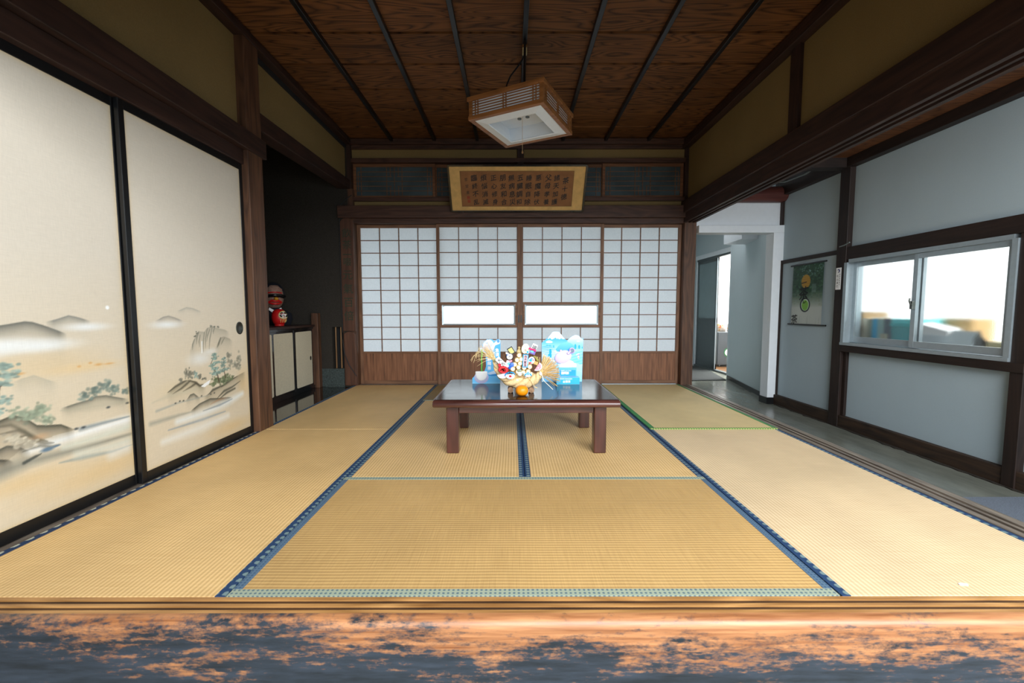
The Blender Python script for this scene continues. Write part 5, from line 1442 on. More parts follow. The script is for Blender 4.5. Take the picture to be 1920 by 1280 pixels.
q0 = Q(0, 0)[0]
for i, ch in enumerate('静岡県茶業会議所'):
    mb.text(ch, (0.275 + 0.0108 * i, YB - 0.0014, ZT + 0.0385), (1, 0, 0), (0, 0, 1), 0.0095, 0, 0.03)
for i, ch in enumerate('お茶の'):
    pass
for i, ch in enumerate('全国茶'):
    mb.text(ch, (0.298 + 0.018 * i, YB - 0.0014, ZT + 0.020), (1, 0, 0), (0, 0, 1), 0.018, 0, 0.04)
mb.build('lettering', M_wht, bx)

# ================================================================== CALLIGRAPHY FRAME
fr = thing('calligraphy_frame', 'black framed brush calligraphy leaning out above the paper screens', 'framed calligraphy', (0, 3.475, 1.93))
Bc = Vector((-0.003, 3.470, 1.908)); tilt = math.radians(33.5)
UX = Vector((1, 0, 0)); UV = Vector((0, -math.sin(tilt), math.cos(tilt))); UN = Vector((0, -math.cos(tilt), -math.sin(tilt)))
W2, H = 0.715, 0.492
def F(x, v, d=0.0):
    return Bc + UX * x + UV * v + UN * d
def fbox(mb, x0, x1, v0, v1, d0, d1, mi=0):
    mb.hexa([F(x0, v0, d0), F(x1, v0, d0), F(x1, v1, d0), F(x0, v1, d0), F(x0, v0, d1), F(x1, v0, d1), F(x1, v1, d1), F(x0, v1, d1)], mi)
    return mb
mb = MB()
ro = []
def rrect(x, v0, v1, r):
    P = []
    for cx, cv, s in ((x - r, v1 - r, 0), (-x + r, v1 - r, 1), (-x + r, v0 + r, 2), (x - r, v0 + r, 3)):
        for k in range(6):
            a = (s + k / 5) * PI / 2
            P.append((cx + r * math.cos(a), cv + r * math.sin(a)))
    return P
o1 = rrect(W2, 0, H, 0.022); i1 = rrect(W2 - 0.020, 0.018, H - 0.020, 0.008)
n = len(o1)
vsx = [F(p[0], p[1], 0.0) for p in o1] + [F(p[0], p[1], 0.0) for p in i1] + [F(p[0], p[1], 0.022) for p in o1] + [F(p[0], p[1], 0.022) for p in i1]
fsx = []
for i in range(n):
    j = (i + 1) % n
    fsx += [(i, j, n + j, n + i), (2 * n + i, 3 * n + i, 3 * n + j, 2 * n + j), (i, 2 * n + i, 2 * n + j, j), (n + i, n + j, 3 * n + j, 3 * n + i)]
mb.add(vsx, fsx)
mb.build('frame', M_blk, fr, bevel=0.002)
fbox(MB(), -W2 + 0.018, W2 - 0.018, 0.016, H - 0.018, 0.002, 0.010).build('mounting', M_tan, fr)
pp = fbox(MB(), -0.588, 0.580, 0.062, H - 0.066, 0.010, 0.0115)
paper = pp.build('paper', M_brown, fr)
mb = MB()
for a, b, c, d in ((-0.588, 0.580, 0.060, 0.063), (-0.588, 0.580, H - 0.067, H - 0.064), (-0.590, -0.587, 0.06, H - 0.064), (0.579, 0.582, 0.06, H - 0.064)):
    fbox(mb, a, b, c, d, 0.0105, 0.0122)
mb.build('paper_edge', plain('dull olive edging', C(120, 100, 58), 0.8, 0.1), paper)
cols = [(0.500, '茶十徳', 0.5), (0.408, '諸天加護', 0), (0.320, '父母孝養', 0), (0.218, '悪魔降伏', 0), (0.122, '睡眠自除', 0), (0.030, '五臓調和', 0), (-0.062, '無病息災', 0), (-0.152, '朋友和合', 0), (-0.246, '正心修身', 0), (-0.348, '煩悩消滅', 0), (-0.446, '臨終不乱', 0)]
rg = random.Random(2)
for x, q, off in cols:
    mb = MB()
    for i, ch in enumerate(q):
        v = H - 0.133 - 0.083 * (i + off * 0.7)
        a = rg.uniform(-0.05, 0.05) + 0.06
        mb.text(ch, F(x + 0.004 * i * (1 if x < 0 else -1), v, 0.0122), UX * math.cos(a) + UV * (math.sin(a) + 0.16), UV, 0.064 * rg.uniform(0.93, 1.07), 0, 0.026)
    mb.build('text_column', M_ink, paper)
mb = MB()
for i, ch in enumerate('雪堂書'):
    mb.text(ch, F(-0.530 + 0.006 * i, H - 0.150 - 0.066 * i, 0.0122), UX + UV * 0.15, UV, 0.036, 0, 0.0)
mb.build('signature', M_ink, paper)
mb = MB()
for i in range(2):
    v = H - 0.335 - 0.040 * i
    fbox(mb, -0.530 + 0.004 * i, -0.500 + 0.004 * i, v - 0.015, v + 0.015, 0.0116, 0.0121)
mb.build('red_seal', M_seal, paper)
mb = MB()
mb.tube([F(-0.30, H - 0.07, 0.012), F(-0.33, H - 0.10, 0.0125), F(-0.34, H - 0.17, 0.0122), F(-0.37, H - 0.24, 0.0125), F(-0.38, 0.22, 0.0122)], 0.002, 5)
mb.tube([F(0.235, H - 0.07, 0.012), F(0.268, H - 0.12, 0.0125), F(0.28, H - 0.20, 0.0122), F(0.285, 0.20, 0.0125), F(0.29, 0.08, 0.0122)], 0.002, 5)
mb.tube([F(-0.28, H - 0.075, 0.012), F(0.0, H - 0.078, 0.0125), F(0.22, H - 0.074, 0.012)], 0.0018, 5)
props(mb.build('torn_crease', plain('raised paper crease', C(140, 98, 62), 0.85, 0.15), paper), 'curled creases in the old paper')
for x in (-0.58, 0.59):
    MB().tube([F(x, -0.004, 0.004), F(x, 0.006, 0.030), F(x, 0.016, 0.026)], 0.003, 6).build('hook', M_blkfr, fr)
for x in (-0.35, 0.35):
    MB().tube([F(x, H, 0.0), (x, 3.60, 2.36)], 0.002, 5).build('hanging_cord', M_cable, fr)
# ================================================================== HANGING LAMP
lp = thing('pendant_lamp', 'square wooden slatted ceiling lamp with white shade hanging over the table', 'lamp', (0.012, 1.79, 2.08), math.radians(-27))
Mz = WM[lp]
def LB(mb, x0, x1, y0, y1, z0, z1, mi=0, k=0):
    R = Matrix.Rotation(k * PI / 2, 4, 'Z')
    P = [(x0, y0, z0), (x1, y0, z0), (x1, y1, z0), (x0, y1, z0), (x0, y0, z1), (x1, y0, z1), (x1, y1, z1), (x0, y1, z1)]
    mb.hexa([Mz @ (R @ Vector(q)) for q in P], mi)
    return mb
S = 0.262
mb = MB(); tr = MB()
for k in range(4):
    LB(mb, -S - 0.004, S + 0.004 - 0.030, -S - 0.004, -S + 0.026, 0.0, 0.026, 0, k)
    LB(tr, -S - 0.010, S + 0.010 - 0.036, -S - 0.010, -S + 0.026, 0.118, 0.144, 0, k)
    LB(MB(), -S, -S + 0.024, -S, -S + 0.024, 0.026, 0.118, 0, k).build('corner_post', M_lampw, lp)
mb.build('bottom_frame', M_lampw, lp, bevel=0.002); tr.build('top_frame', M_lampw, lp, bevel=0.003)
for k in range(4):
    g = MB()
    for i in range(5):
        z = 0.038 + 0.0165 * i
        LB(g, -S + 0.02, S - 0.02, -S + 0.003, -S + 0.007, z, z + 0.006, 0, k)
    for x in (-0.215, -0.195, -0.010, 0.010, 0.195, 0.215):
        LB(g, x - 0.003, x + 0.003, -S + 0.002, -S + 0.008, 0.026, 0.118, 0, k)
    g.build('slat_panel', M_lampw, lp)
wh = MB()
for k in range(4):
    LB(wh, -S + 0.012, S - 0.012, -S + 0.009, -S + 0.011, 0.022, 0.120, 0, k)
props(wh.build('side_sheet', M_acryl, lp), 'white sheet behind the slats')
# white bottom ring and tapering inner shaft
ring = MB()
def sq(h, z):
    return [Mz @ Vector(q) for q in ((-h, -h, z), (h, -h, z), (h, h, z), (-h, h, z))]
loops = [(S - 0.024, 0.012), (S - 0.026, 0.004), (0.178, -0.006), (0.172, -0.008), (0.168, -0.002), (0.176, 0.006), (0.205, 0.105)]
vsx = []
for h, z in loops:
    vsx += sq(h, z)
fsx = []
for i in range(len(loops) - 1):
    for j in range(4):
        fsx.append((i * 4 + j, i * 4 + (j + 1) % 4, i * 4 + 4 + (j + 1) % 4, i * 4 + 4 + j))
ring.add(vsx, fsx)
props(ring.build('white_shade', M_lampwht, lp, recalc=True), 'white plastic shade')
pl = LB(MB(), -0.22, 0.22, -0.22, 0.22, 0.105, 0.112).build('reflector_plate', M_lampwht, lp)
mb = MB()
mb.lathe([(0.055, -0.030), (0.060, -0.024), (0.060, 0.0)], Mz @ Vector((0, 0, 0.105)), 24)
mb.build('socket_base', M_lampwht, pl, smooth=40)
for a in (0.5, 2.6, 4.7):
    c = Mz @ Vector((0.035 * math.cos(a), 0.035 * math.sin(a), 0.074))
    MB().lathe([(0.014, -0.004), (0.014, 0.003)], c, 16).build('socket_hole', M_alud, pl)
mb = MB()
mb.tube([Mz @ Vector((-0.19, -0.02, 0.092)), Mz @ Vector((-0.115, -0.035, 0.080))], 0.013, 12)
props(mb.build('bulb_tube', M_lampwht, pl, smooth=50), 'white tube end')
mb = MB().tube([Mz @ Vector((0, 0, 0.075)), Mz @ Vector((0.001, 0, -0.150))], 0.0011, 6)
pc = props(mb.build('pull_cord', plain('beige pull cord', C(196, 170, 130), 0.7), lp), 'thin beige pull cord')
MB().lathe([(0.002, -0.012), (0.0065, -0.009), (0.0075, -0.002), (0.004, 0.008), (0.0015, 0.012)], Mz @ Vector((0.001, 0, -0.158)), 14).build('bead', M_orange if False else M_bamboo, pc, smooth=50)
lid = LB(MB(), -S + 0.02, S - 0.02, -S + 0.02, S - 0.02, 0.130, 0.140)
lid.build('lid', M_lampw, lp)
mb = MB().tube([(0.030, 1.80, 2.664), (0.024, 1.795, 2.22)], 0.008, 8)
mb.build('hanging_rod', M_blkfr, lp)
mb = MB().tube([(0.030, 1.868, 2.615), (0.024, 1.872, 2.585), (-0.015, 1.872, 2.53), (-0.070, 1.872, 2.46), (-0.096, 1.872, 2.40), (-0.088, 1.868, 2.33), (-0.050, 1.86, 2.27), (-0.005, 1.84, 2.235), (0.012, 1.80, 2.215)], 0.0055, 8)
mb.build('power_cord', M_cable, lp, smooth=60)
pg = MB().box(0.014, 0.046, 1.855, 1.887, 2.606, 2.645).build('ceiling_plug', M_cream, lp, bevel=0.003)
MB().box(0.012, 0.048, 1.853, 1.889, 2.645, 2.664).build('plug_collar', M_lampw, pg, bevel=0.002)

# ================================================================== ALCOVE: CABINET, DOLLS, PLAQUE
ZC = -0.012
cb = thing('alcove_cabinet', 'low black cabinet with cream sliding doors in the dark alcove', 'cabinet', (-2.48, 2.68, ZC))
MB().box(-2.75, -2.262, 1.86, 3.44, ZC, 0.655).build('body', M_blk, cb)
MB().box(-2.75, -2.225, 1.86, 3.47, 0.668, 0.690).build('top_board', M_postY, cb, bevel=0.003)
MB().box(-2.262, -2.240, 1.86, 3.44, ZC, 0.028).box(-2.262, -2.240, 1.86, 3.44, 0.645, 0.668).build('rails', M_blk, cb, bevel=0.002)
def rpoly(y0, y1, z0, z1, r):
    P = []
    for cy, cz, s in ((y1 - r, z1 - r, 0), (y0 + r, z1 - r, 1), (y0 + r, z0 + r, 2), (y1 - r, z0 + r, 3)):
        for k in range(5):
            a = (s + k / 4) * PI / 2
            P.append((cy + r * math.cos(a), cz + r * math.sin(a)))
    return P
for i, (a, b) in enumerate(((1.92, 2.295), (2.29, 2.665), (2.66, 3.045), (3.04, 3.425))):
    x = -2.250 if i % 2 else -2.256
    d = box(x - 0.006, x + 0.003, a, b, 0.028, 0.645).build('door', M_blk, cb, bevel=0.001)
    props(MB().prism(rpoly(a + 0.024, b - 0.024, 0.050, 0.624, 0.014), 'x', x + 0.003, x + 0.005).build('door_paper', M_fuspap, d), 'cream paper field')
    if i == 3:
        MB().lathe([(0.017, -0.002), (0.017, 0.003), (0.012, 0.003), (0.011, 0.0), (0.001, 0.0)], (x + 0.005, 3.365, 0.330), 18, Matrix.Rotation(PI / 2, 3, 'Y'), 0, 1.35, 0.75).build('finger_pull', M_blkfr, d)
MB().box(-2.262, -2.192, 3.445, 3.515, ZC, 0.815).build('end_post', M_warmZ, cb, bevel=0.004)
ZK = 0.6912
# masked bust
bu = thing('masked_bust', 'life size masked head and shoulders in dark jacket on the alcove cabinet', 'bust', (-2.58, 3.30, ZK))
bm_ = MB()
HEAD = False
Rb = Matrix.Rotation(math.radians(35), 3, 'Z')     # faces the room and the viewer
def PB(x, y, z):
    if z > 0.165 and HEAD:
        x, y, z = x * 1.28, y * 1.22, 0.165 + (z - 0.165) * 1.26
    return Vector((-2.58, 3.30, ZK)) + Rb @ Vector((x, y, z))
secs = [(0.0, 0.15, 0.10, 0.0), (0.06, 0.17, 0.105, 0.0), (0.12, 0.165, 0.10, 0.0), (0.15, 0.125, 0.085, 0.0), (0.165, 0.075, 0.065, -0.005), (0.185, 0.052, 0.055, -0.01)]
n = 24
vsx = []
for z, a, b, oy in secs:
    for j in range(n):
        th = 2 * PI * j / n
        vsx.append(PB(a * math.cos(th), b * math.sin(th) + oy, z))
fsx = [(i * n + j, i * n + (j + 1) % n, (i + 1) * n + (j + 1) % n, (i + 1) * n + j) for i in range(len(secs) - 1) for j in range(n)] + [tuple(range(n - 1, -1, -1)), tuple((len(secs) - 1) * n + j for j in range(n))]
bm_.add(vsx, fsx)
props(bm_.build('jacket', M_cloth_dark, bu, smooth=60), 'dark navy jacket')
HEAD = True
hd = MB()
hs = [(0.165, 0.030, 0.036, -0.01), (0.190, 0.048, 0.056, -0.012), (0.215, 0.062, 0.074, -0.012), (0.245, 0.070, 0.084, -0.008), (0.275, 0.074, 0.088, 0.0), (0.305, 0.074, 0.088, 0.004), (0.335, 0.068, 0.080, 0.006), (0.362, 0.050, 0.060, 0.008), (0.378, 0.022, 0.028, 0.008)]
vsx = []
for z, a, b, oy in hs:
    for j in range(n):
        th = 2 * PI * j / n
        x, y = a * math.cos(th), b * math.sin(th) + oy
        if y < -0.04 and 0.20 < z < 0.34:
            y -= 0.012 * math.exp(-((x) / 0.022) ** 2)
        vsx.append(PB(x, y, z))
fsx = [(i * n + j, i * n + (j + 1) % n, (i + 1) * n + (j + 1) % n, (i + 1) * n + j) for i in range(len(hs) - 1) for j in range(n)] + [tuple(range(n - 1, -1, -1)), tuple((len(hs) - 1) * n + j for j in range(n))]
hd.add(vsx, fsx)
head = hd.build('head', M_flesh, bu, smooth=60)
MB().ell(PB(0, 0.016, 0.300), (0.106, 0.106, 0.118), 22, 12, Rb).build('hood', M_cloth_dark, head, smooth=60)
MB().tube([PB(-0.066, -0.050, 0.270), PB(-0.035, -0.096, 0.276), PB(0, -0.110, 0.278), PB(0.035, -0.096, 0.276), PB(0.066, -0.050, 0.270)], 0.027, 10, 0, True, 0.6).build('eye_band', M_blk, head, smooth=60)
MB().ell(PB(0.006, -0.112, 0.252), (0.022, 0.020, 0.018), 12, 8).build('nose', plain('mustard nose', C(204, 140, 30), 0.5), head, smooth=60)
MB().tube([PB(-0.048, -0.078, 0.226), PB(-0.024, -0.100, 0.236), PB(0, -0.106, 0.233), PB(0.024, -0.100, 0.236), PB(0.048, -0.078, 0.226)], [0.006, 0.013, 0.012, 0.013, 0.006], 10).tube(
    [PB(-0.046, -0.078, 0.220), PB(-0.02, -0.098, 0.211), PB(0.02, -0.098, 0.211), PB(0.046, -0.078, 0.220)], [0.006, 0.012, 0.012, 0.006], 10).build('lips', M_dared, head, smooth=60)
MB().tube([PB(-0.05, -0.082, 0.300), PB(-0.02, -0.102, 0.305), PB(0.02, -0.102, 0.305), PB(0.05, -0.082, 0.300)], 0.006, 8).build('red_brow', M_dared, head, smooth=60)
for i in range(4):
    z = 0.312 + 0.011 * i
    MB().tube([PB(-0.045 + 0.004 * i, -0.074 + 0.004 * i, z), PB(0, -0.092 + 0.006 * i, z + 0.004), PB(0.045 - 0.004 * i, -0.074 + 0.004 * i, z)], 0.0055, 7).build('forehead_wrinkle', M_flesh, head, smooth=60)
MB().prism([(0.0, 0.150), (0.055, 0.185), (0.062, 0.160), (0.020, 0.125)], 'y', -0.096, -0.080, 0, Rb, (-2.58, 3.30, ZK)).prism([(0.0, 0.150), (-0.055, 0.185), (-0.062, 0.160), (-0.020, 0.125)], 'y', -0.096, -0.080, 0, Rb, (-2.58, 3.30, ZK)).build('shirt_collar', M_wht, bu, bevel=0.003)
# daruma
dc = Vector((-2.367, 3.00, ZK))
da = thing('daruma_doll', 'round red daruma doll in front of the masked bust', 'doll', dc)
prof = [(0.040, 0.0), (0.044, 0.006), (0.040, 0.016), (0.050, 0.024), (0.064, 0.052), (0.068, 0.085), (0.064, 0.120), (0.050, 0.150), (0.028, 0.166), (0.002, 0.170)]
MB().lathe(prof, dc, 28).build('body', M_dared, da, smooth=70)
fd = Vector((0.93, -0.36, 0)).normalized(); fx = Vector((-fd.y, fd.x, 0)); fu = Vector((0, 0, 1))
def onface(a, z, r=0.068, out=0.0):
    rr = np.interp(z, [p[1] for p in prof], [p[0] for p in prof]) + out
    d = fd * math.cos(a) + fx * math.sin(a)
    return dc + d * rr + fu * z
fm = MB()
vsx = [onface(0, 0.108, out=0.003)]
for i in range(24):
    a = 2 * PI * i / 24
    vsx.append(onface(0.66 * math.cos(a), 0.108 + 0.034 * math.sin(a), out=0.0025))
fm.add(vsx, [(0, 1 + i, 1 + (i + 1) % 24) for i in range(24)])
fc = props(fm.build('face', plain('daruma face white', C(226, 214, 198), 0.5, 0.05), da), 'pale painted face')
MB().tube([onface(0.72 * math.cos(2 * PI * i / 24), 0.108 + 0.038 * math.sin(2 * PI * i / 24), out=0.002) for i in range(25)], 0.004, 7).build('gold_rim', M_gold, fc, smooth=60)
for s in (-1, 1):
    MB().ell(onface(0.24 * s, 0.108, out=0.003), (0.011, 0.011, 0.011), 12, 8).build('eye', M_wht, fc, smooth=60)
    MB().ell(onface(0.24 * s, 0.107, out=0.011), (0.005, 0.005, 0.005), 10, 6).build('pupil', M_ink, fc, smooth=60)
    MB().tube([onface(0.10 * s, 0.126, out=0.004), onface(0.30 * s, 0.134, out=0.004), onface(0.52 * s, 0.122, out=0.004)], 0.005, 7).build('eyebrow', M_ink, fc, smooth=60)
    MB().tube([onface(0.34 * s, 0.092, out=0.004), onface(0.50 * s, 0.098, out=0.004), onface(0.56 * s, 0.112, out=0.004)], 0.007, 7).build('whisker', M_ink, fc, smooth=60)
MB().ell(onface(0, 0.098, out=0.004), (0.007, 0.007, 0.008), 10, 8).build('nose', M_flesh, fc, smooth=60)
MB().tube([onface(-0.12, 0.083, out=0.003), onface(0, 0.080, out=0.004), onface(0.12, 0.083, out=0.003)], 0.0025, 6).build('mouth', M_dared, fc)
gm = MB()
for s in (-0.5, -0.2, 0.15, 0.45):
    gm.tube([onface(s, 0.066, out=0.002), onface(s + 0.03, 0.050, out=0.002), onface(s, 0.036, out=0.002)], 0.0028, 6)
    gm.tube([onface(s - 0.08, 0.056, out=0.002), onface(s + 0.09, 0.058, out=0.002)], 0.0022, 6)
gm.build('gold_writing', M_gold, da)
# carved plaque and the cover board below it
pq = thing('carved_plaque', 'tall dark wooden plaque with carved characters on the alcove corner post', 'plaque', (-1.872, 3.53, 0.61))
P = [(-1.944, 0.615), (-1.802, 0.615), (-1.802, 1.80)] + [(-1.873 + 0.071 * math.cos(a), 1.80 + 0.055 * math.sin(a)) for a in [PI * k / 10 for k in range(1, 10)]] + [(-1.944, 1.80)]
MB().prism(P, 'y', 3.515, 3.534).build('board', M_plaq, pq, bevel=0.004)
for ch, z, s in zip('飲茶一啜元氣百倍', (1.691, 1.566, 1.458, 1.376, 1.234, 1.085, 0.933, 0.787), (1, 1, 1, .9, 1.1, 1.1, 1.1, 1.1)):
    MB().text(ch, (-1.873, 3.5142, z), (1, 0, 0), (0, 0, 1), 0.105 * s, 0, 0.01).build('carved_character', M_inkg, pq)
cv = MB()
P = [(-1.940, 0.0), (-1.806, 0.0), (-1.806, 0.570)] + [(-1.873 + 0.067 * math.cos(a), 0.570 + 0.040 * math.sin(a)) for a in [PI * k / 8 for k in range(1, 8)]] + [(-1.940, 0.570)]
cv.prism(P, 'y', 3.512, 3.534)
props(cv.build('post_guard_board', M_plaq, bevel=0.008), 'round topped guard board below the carved plaque', 'board')
mb = MB().tube([(-1.812, 3.528, 2.10), (-1.86, 3.525, 2.065), (-1.905, 3.522, 2.02), (-1.938, 3.517, 1.985), (-1.950, 3.52, 1.93), (-1.952, 3.52, 1.5), (-1.952, 3.52, 0.60)], 0.0045, 7)
props(mb.build('wall_cable', M_cable, smooth=60), 'thin black cable running down beside the carved plaque', 'cable')
mb = MB().tube([(-1.948, 3.508, 0.52), (-1.93, 3.503, 0.36), (-1.885, 3.503, 0.24), (-1.83, 3.505, 0.15), (-1.806, 3.508, 0.11)], 0.0045, 7)
props(mb.build('loose_cable', M_cable, smooth=60), 'black cable sagging across the guard board at the post foot', 'cable')

# ================================================================== CORRIDOR THINGS
sp_ = thing('hanging_scroll', 'hanging cloth poster with green tea picture and brush characters on corridor wall', 'scroll', (2.902, 3.080, 0.687))
MB().tube([(2.900, 2.826, 1.303), (2.900, 3.328, 1.303)], 0.008, 10).build('top_rod', M_blkfr, sp_, smooth=60)
MB().tube([(2.900, 2.797, 0.694), (2.900, 3.340, 0.694)], 0.008, 10).build('bottom_rod', M_blkfr, sp_, smooth=60)
# printed face: s runs from the far edge (0) towards the viewer (0.36)
p = Paint(0.0, 0.370, 0.718, 1.230, 0.0022, (176, 182, 178))
rq = random.Random(9)
p.grad(0.86, (184, 190, 184), 1.02, (44, 74, 52), 1.0)
for k in range(420):
    z = rq.uniform(0.93, 1.23); x = rq.uniform(0, 0.37)
    f = min(1, (z - 0.93) / 0.1)
    c = rq.choice([(20, 46, 34), (40, 84, 50), (70, 110, 72), (16, 36, 30), (96, 132, 110), (30, 66, 40)])
    p.blob((x, z), (rq.uniform(0.006, 0.022), rq.uniform(0.005, 0.016)), c, 0.55 * f, 1.5)
for k in range(60):
    p.blob((rq.uniform(0.1, 0.36), rq.uniform(1.13, 1.22)), (0.008, 0.006), (150, 182, 190), 0.5, 1.5)
for k in range(60):
    p.blob((rq.uniform(0.0, 0.37), rq.uniform(0.88, 0.98)), (0.02, 0.008), (120, 130, 100), 0.3, 1.2)
p.poly([(0.24, 0.99), (0.29, 0.99), (0.29, 1.06), (0.24, 1.06)], (120, 140, 140), 0.5)
p.blob((0.165, 1.085), (0.058, 0.062), (176, 134, 40), 1.0, 8)
for k in range(5):
    p.stroke([(0.115, 1.05 + 0.018 * k), (0.215, 1.05 + 0.018 * k)], 0.003, (120, 86, 24), 0.5)
p.blob((0.165, 0.885), (0.062, 0.064), (22, 26, 26), 1.0, 10); p.blob((0.166, 0.885), (0.048, 0.053), (206, 222, 206), 1.0, 10); p.blob((0.166, 0.882), (0.040, 0.046), (120, 176, 66), 1.0, 10)
for k in range(30):
    x = rq.uniform(0.02, 0.35)
    p.stroke([(x, 0.72), (x + rq.uniform(-0.02, 0.02), 0.72 + rq.uniform(0.02, 0.08))], 0.004, (150, 158, 152), 0.3, 0.9)
sheet = p.build('printed_sheet', M_print, lambda s, z: (2.9035 - 0.003 * np.sin(s * 17.0 + 1) * np.clip((1.23 - z) * 3, 0, 1), 3.295 - s * 1.18, z * 1.18 - 0.151), sp_)
mb = MB()
for ch, s, z, sz in (('一', 0.150, 1.075, 0.07), ('茶', 0.150, 0.985, 0.12), ('し', 0.166, 0.925, 0.06)):
    mb.text(ch, (2.8985, 3.295 - s * 1.18, z * 1.18 - 0.151), (0, -1, 0.12), (0, 0, 1), sz * 1.18, 0, 0.02)
mb.build('lettering', M_ink, sheet)
mb = MB()
mb.text('茶', (2.8985, 3.242, 0.748), (0, -1, 0.12), (0, 0, 1), 0.10, 0, 0.02)
mb.build('lettering', M_ink, sheet)
MB().tube([(2.905, 2.868, 1.310), (2.905, 3.080, 1.338), (2.905, 3.281, 1.310)], 0.0012, 5).build('hanging_cord', M_gcable, sp_)
nm = thing('name_plate', 'narrow white name plate on the dark post beside the corridor window', 'sign', (2.866, 2.626, 1.023))
box(2.863, 2.873, 2.596, 2.655, 1.023, 1.218).build('plate', M_wht, nm, bevel=0.002)
mb = MB()
for ch, z in (('松', 1.098), ('山', 1.072), ('真', 1.046), ('巳', 1.020)):
    mb.text(ch, (2.8622, 2.632, z * 1.18 - 0.151), (0, -1, 0), (0, 0, 1), 0.0236, 0, 0.0)
mb.build('lettering', M_ink, nm)
mb = MB()
for i, ch in enumerate('静岡茶商組合'):
    mb.text(ch, (2.8622, 2.607, 1.157 - 0.0177 * i), (0, -1, 0), (0, 0, 1), 0.013, 0, 0.0)
mb.build('lettering', M_ink, nm)
pts = [(2.8625, 2.626 + 0.013 * math.cos(a), 1.189 + 0.013 * math.sin(a)) for a in [0.6 + k * 4.6 / 14 for k in range(15)]]
MB().tube(pts, [0.0015 + 0.003 * math.sin(PI * k / 14) for k in range(15)], 6).build('emblem', M_blued if False else plain('navy emblem', C(24, 40, 96), 0.5), nm)
mb = MB().tube([(2.902, 2.676, 2.068), (2.902, 2.676, 1.436), (2.890, 2.667, 1.409), (2.866, 2.632, 1.404), (2.864, 2.573, 1.409), (2.864, 2.519, 1.425)], 0.005, 8)
props(mb.build('wall_conduit', M_gcable, smooth=60), 'thin grey conduit along the dark post above the scroll wall', 'conduit')
mb = MB()
for dx, dz, sg in ((0.0, 0.0, 0.024), (0.024, 0.024, 0.041), (-0.018, 0.041, 0.014)):
    mb.tube([(2.10 + dx, 3.505, 2.21 + dz), (2.68 + dx, 3.469, 2.21 + dz), (2.772 + dx, 3.304, 2.191 + dz - sg), (2.807 + dx, 3.068, 2.191 + dz - sg), (2.825 + dx, 2.868, 2.191 + dz), (2.831 + dx, 2.691, 2.209 + dz)], 0.007, 7)
props(mb.build('cable_bundle', M_gcable, smooth=60), 'bundle of grey cables under the dark ceiling recess above the log beam', 'cables')
props(box(1.99, 2.870, -1.203, 1.103, -0.210, -0.201).build('floor_carpet', M_mat, bevel=0.002), 'blue grey carpet on the corridor floor at the near end', 'carpet')
props(MB().prism([(2.56, 5.051), (3.161, 5.098), (3.386, 6.183), (3.338, 6.762), (2.43, 6.703), (2.394, 5.464)], 'z', -0.21, -0.199).build('doormat', M_mat2), 'dark grey doormat before the sliding door at the passage end', 'doormat')

# ---- back room: recycling bin with snack bags
rb = thing('grey_bin_cabinet', 'grey cabinet with round green emblem in the room beyond the sliding door', 'cabinet', (4.082, 6.939, -0.210))
box(3.757, 4.436, 6.608, 7.234, -0.168, 0.439).build('body', M_grey, rb, bevel=0.006)
for x in (3.82, 4.37):
    for y in (6.67, 7.17):
        MB().lathe([(0.018, -0.036), (0.018, 0.002)], (x, y, -0.167), 12).build('foot', M_alud, rb)
em = MB().lathe([(0.085, -0.001), (0.085, 0.001), (0.066, 0.001), (0.066, -0.001)], (3.958, 6.606, 0.062), 28, Matrix.Rotation(PI / 2, 3, 'X')).build('green_emblem', plain('green emblem', C(20, 120, 62), 0.4), rb)
mb = MB().lathe([(0.066, -0.0008), (0.066, 0.0008)], (3.958, 6.606, 0.062), 28, Matrix.Rotation(PI / 2, 3, 'X'))
e2 = mb.build('emblem_disc', M_wht, em)
MB().lathe([(0.022, -0.001), (0.022, 0.001)], (3.958, 6.604, 0.062), 5, Matrix.Rotation(PI / 2, 3, 'X')).build('emblem_mark', bpy.data.materials['green emblem'], em)
def bag(label, x, y, z, ang, cols):
    p = Paint(-0.09, 0.09, 0.0, 0.15, 0.004, cols[0])
    r2 = random.Random(int(x * 1000))
    for k in range(14):
        p.blob((r2.uniform(-0.08, 0.08), r2.uniform(0.01, 0.14)), (r2.uniform(0.015, 0.04), r2.uniform(0.01, 0.03)), r2.choice(cols), 0.95, 2)
    t = thing('snack_bag', label, 'snack bag', (x, y, z), ang, 'snack bags on the grey cabinet')
    M = WM[t]
    def fn(s):
        def f(X, Z):
            bul = np.clip(1 - (X / 0.09) ** 2, 0, 1) ** 0.6 * np.clip(np.sin(np.clip(Z / 0.15, 0, 1) * PI), 0, 1) ** 0.6 * 0.034 + 0.002
            pts = np.stack([X, s * bul, Z, np.ones_like(X)], -1) @ np.array(M).T
            return pts[..., 0], pts[..., 1], pts[..., 2]
        return f
    p.build('bag_front', M_print, fn(-1), t)
    p.build('bag_back', M_print, fn(1), t)
bag('orange and white snack bag on the grey cabinet, farther left', 3.885, 6.76, 0.441, 0.15, [(162, 148, 136), (165, 86, 28), (141, 43, 28), (180, 172, 165), (158, 122, 64)])
bag('orange and white snack bag on the grey cabinet, farther right', 4.11, 6.80, 0.441, -0.2, [(169, 162, 158), (144, 57, 43), (172, 115, 43), (86, 64, 108), (180, 172, 165)])

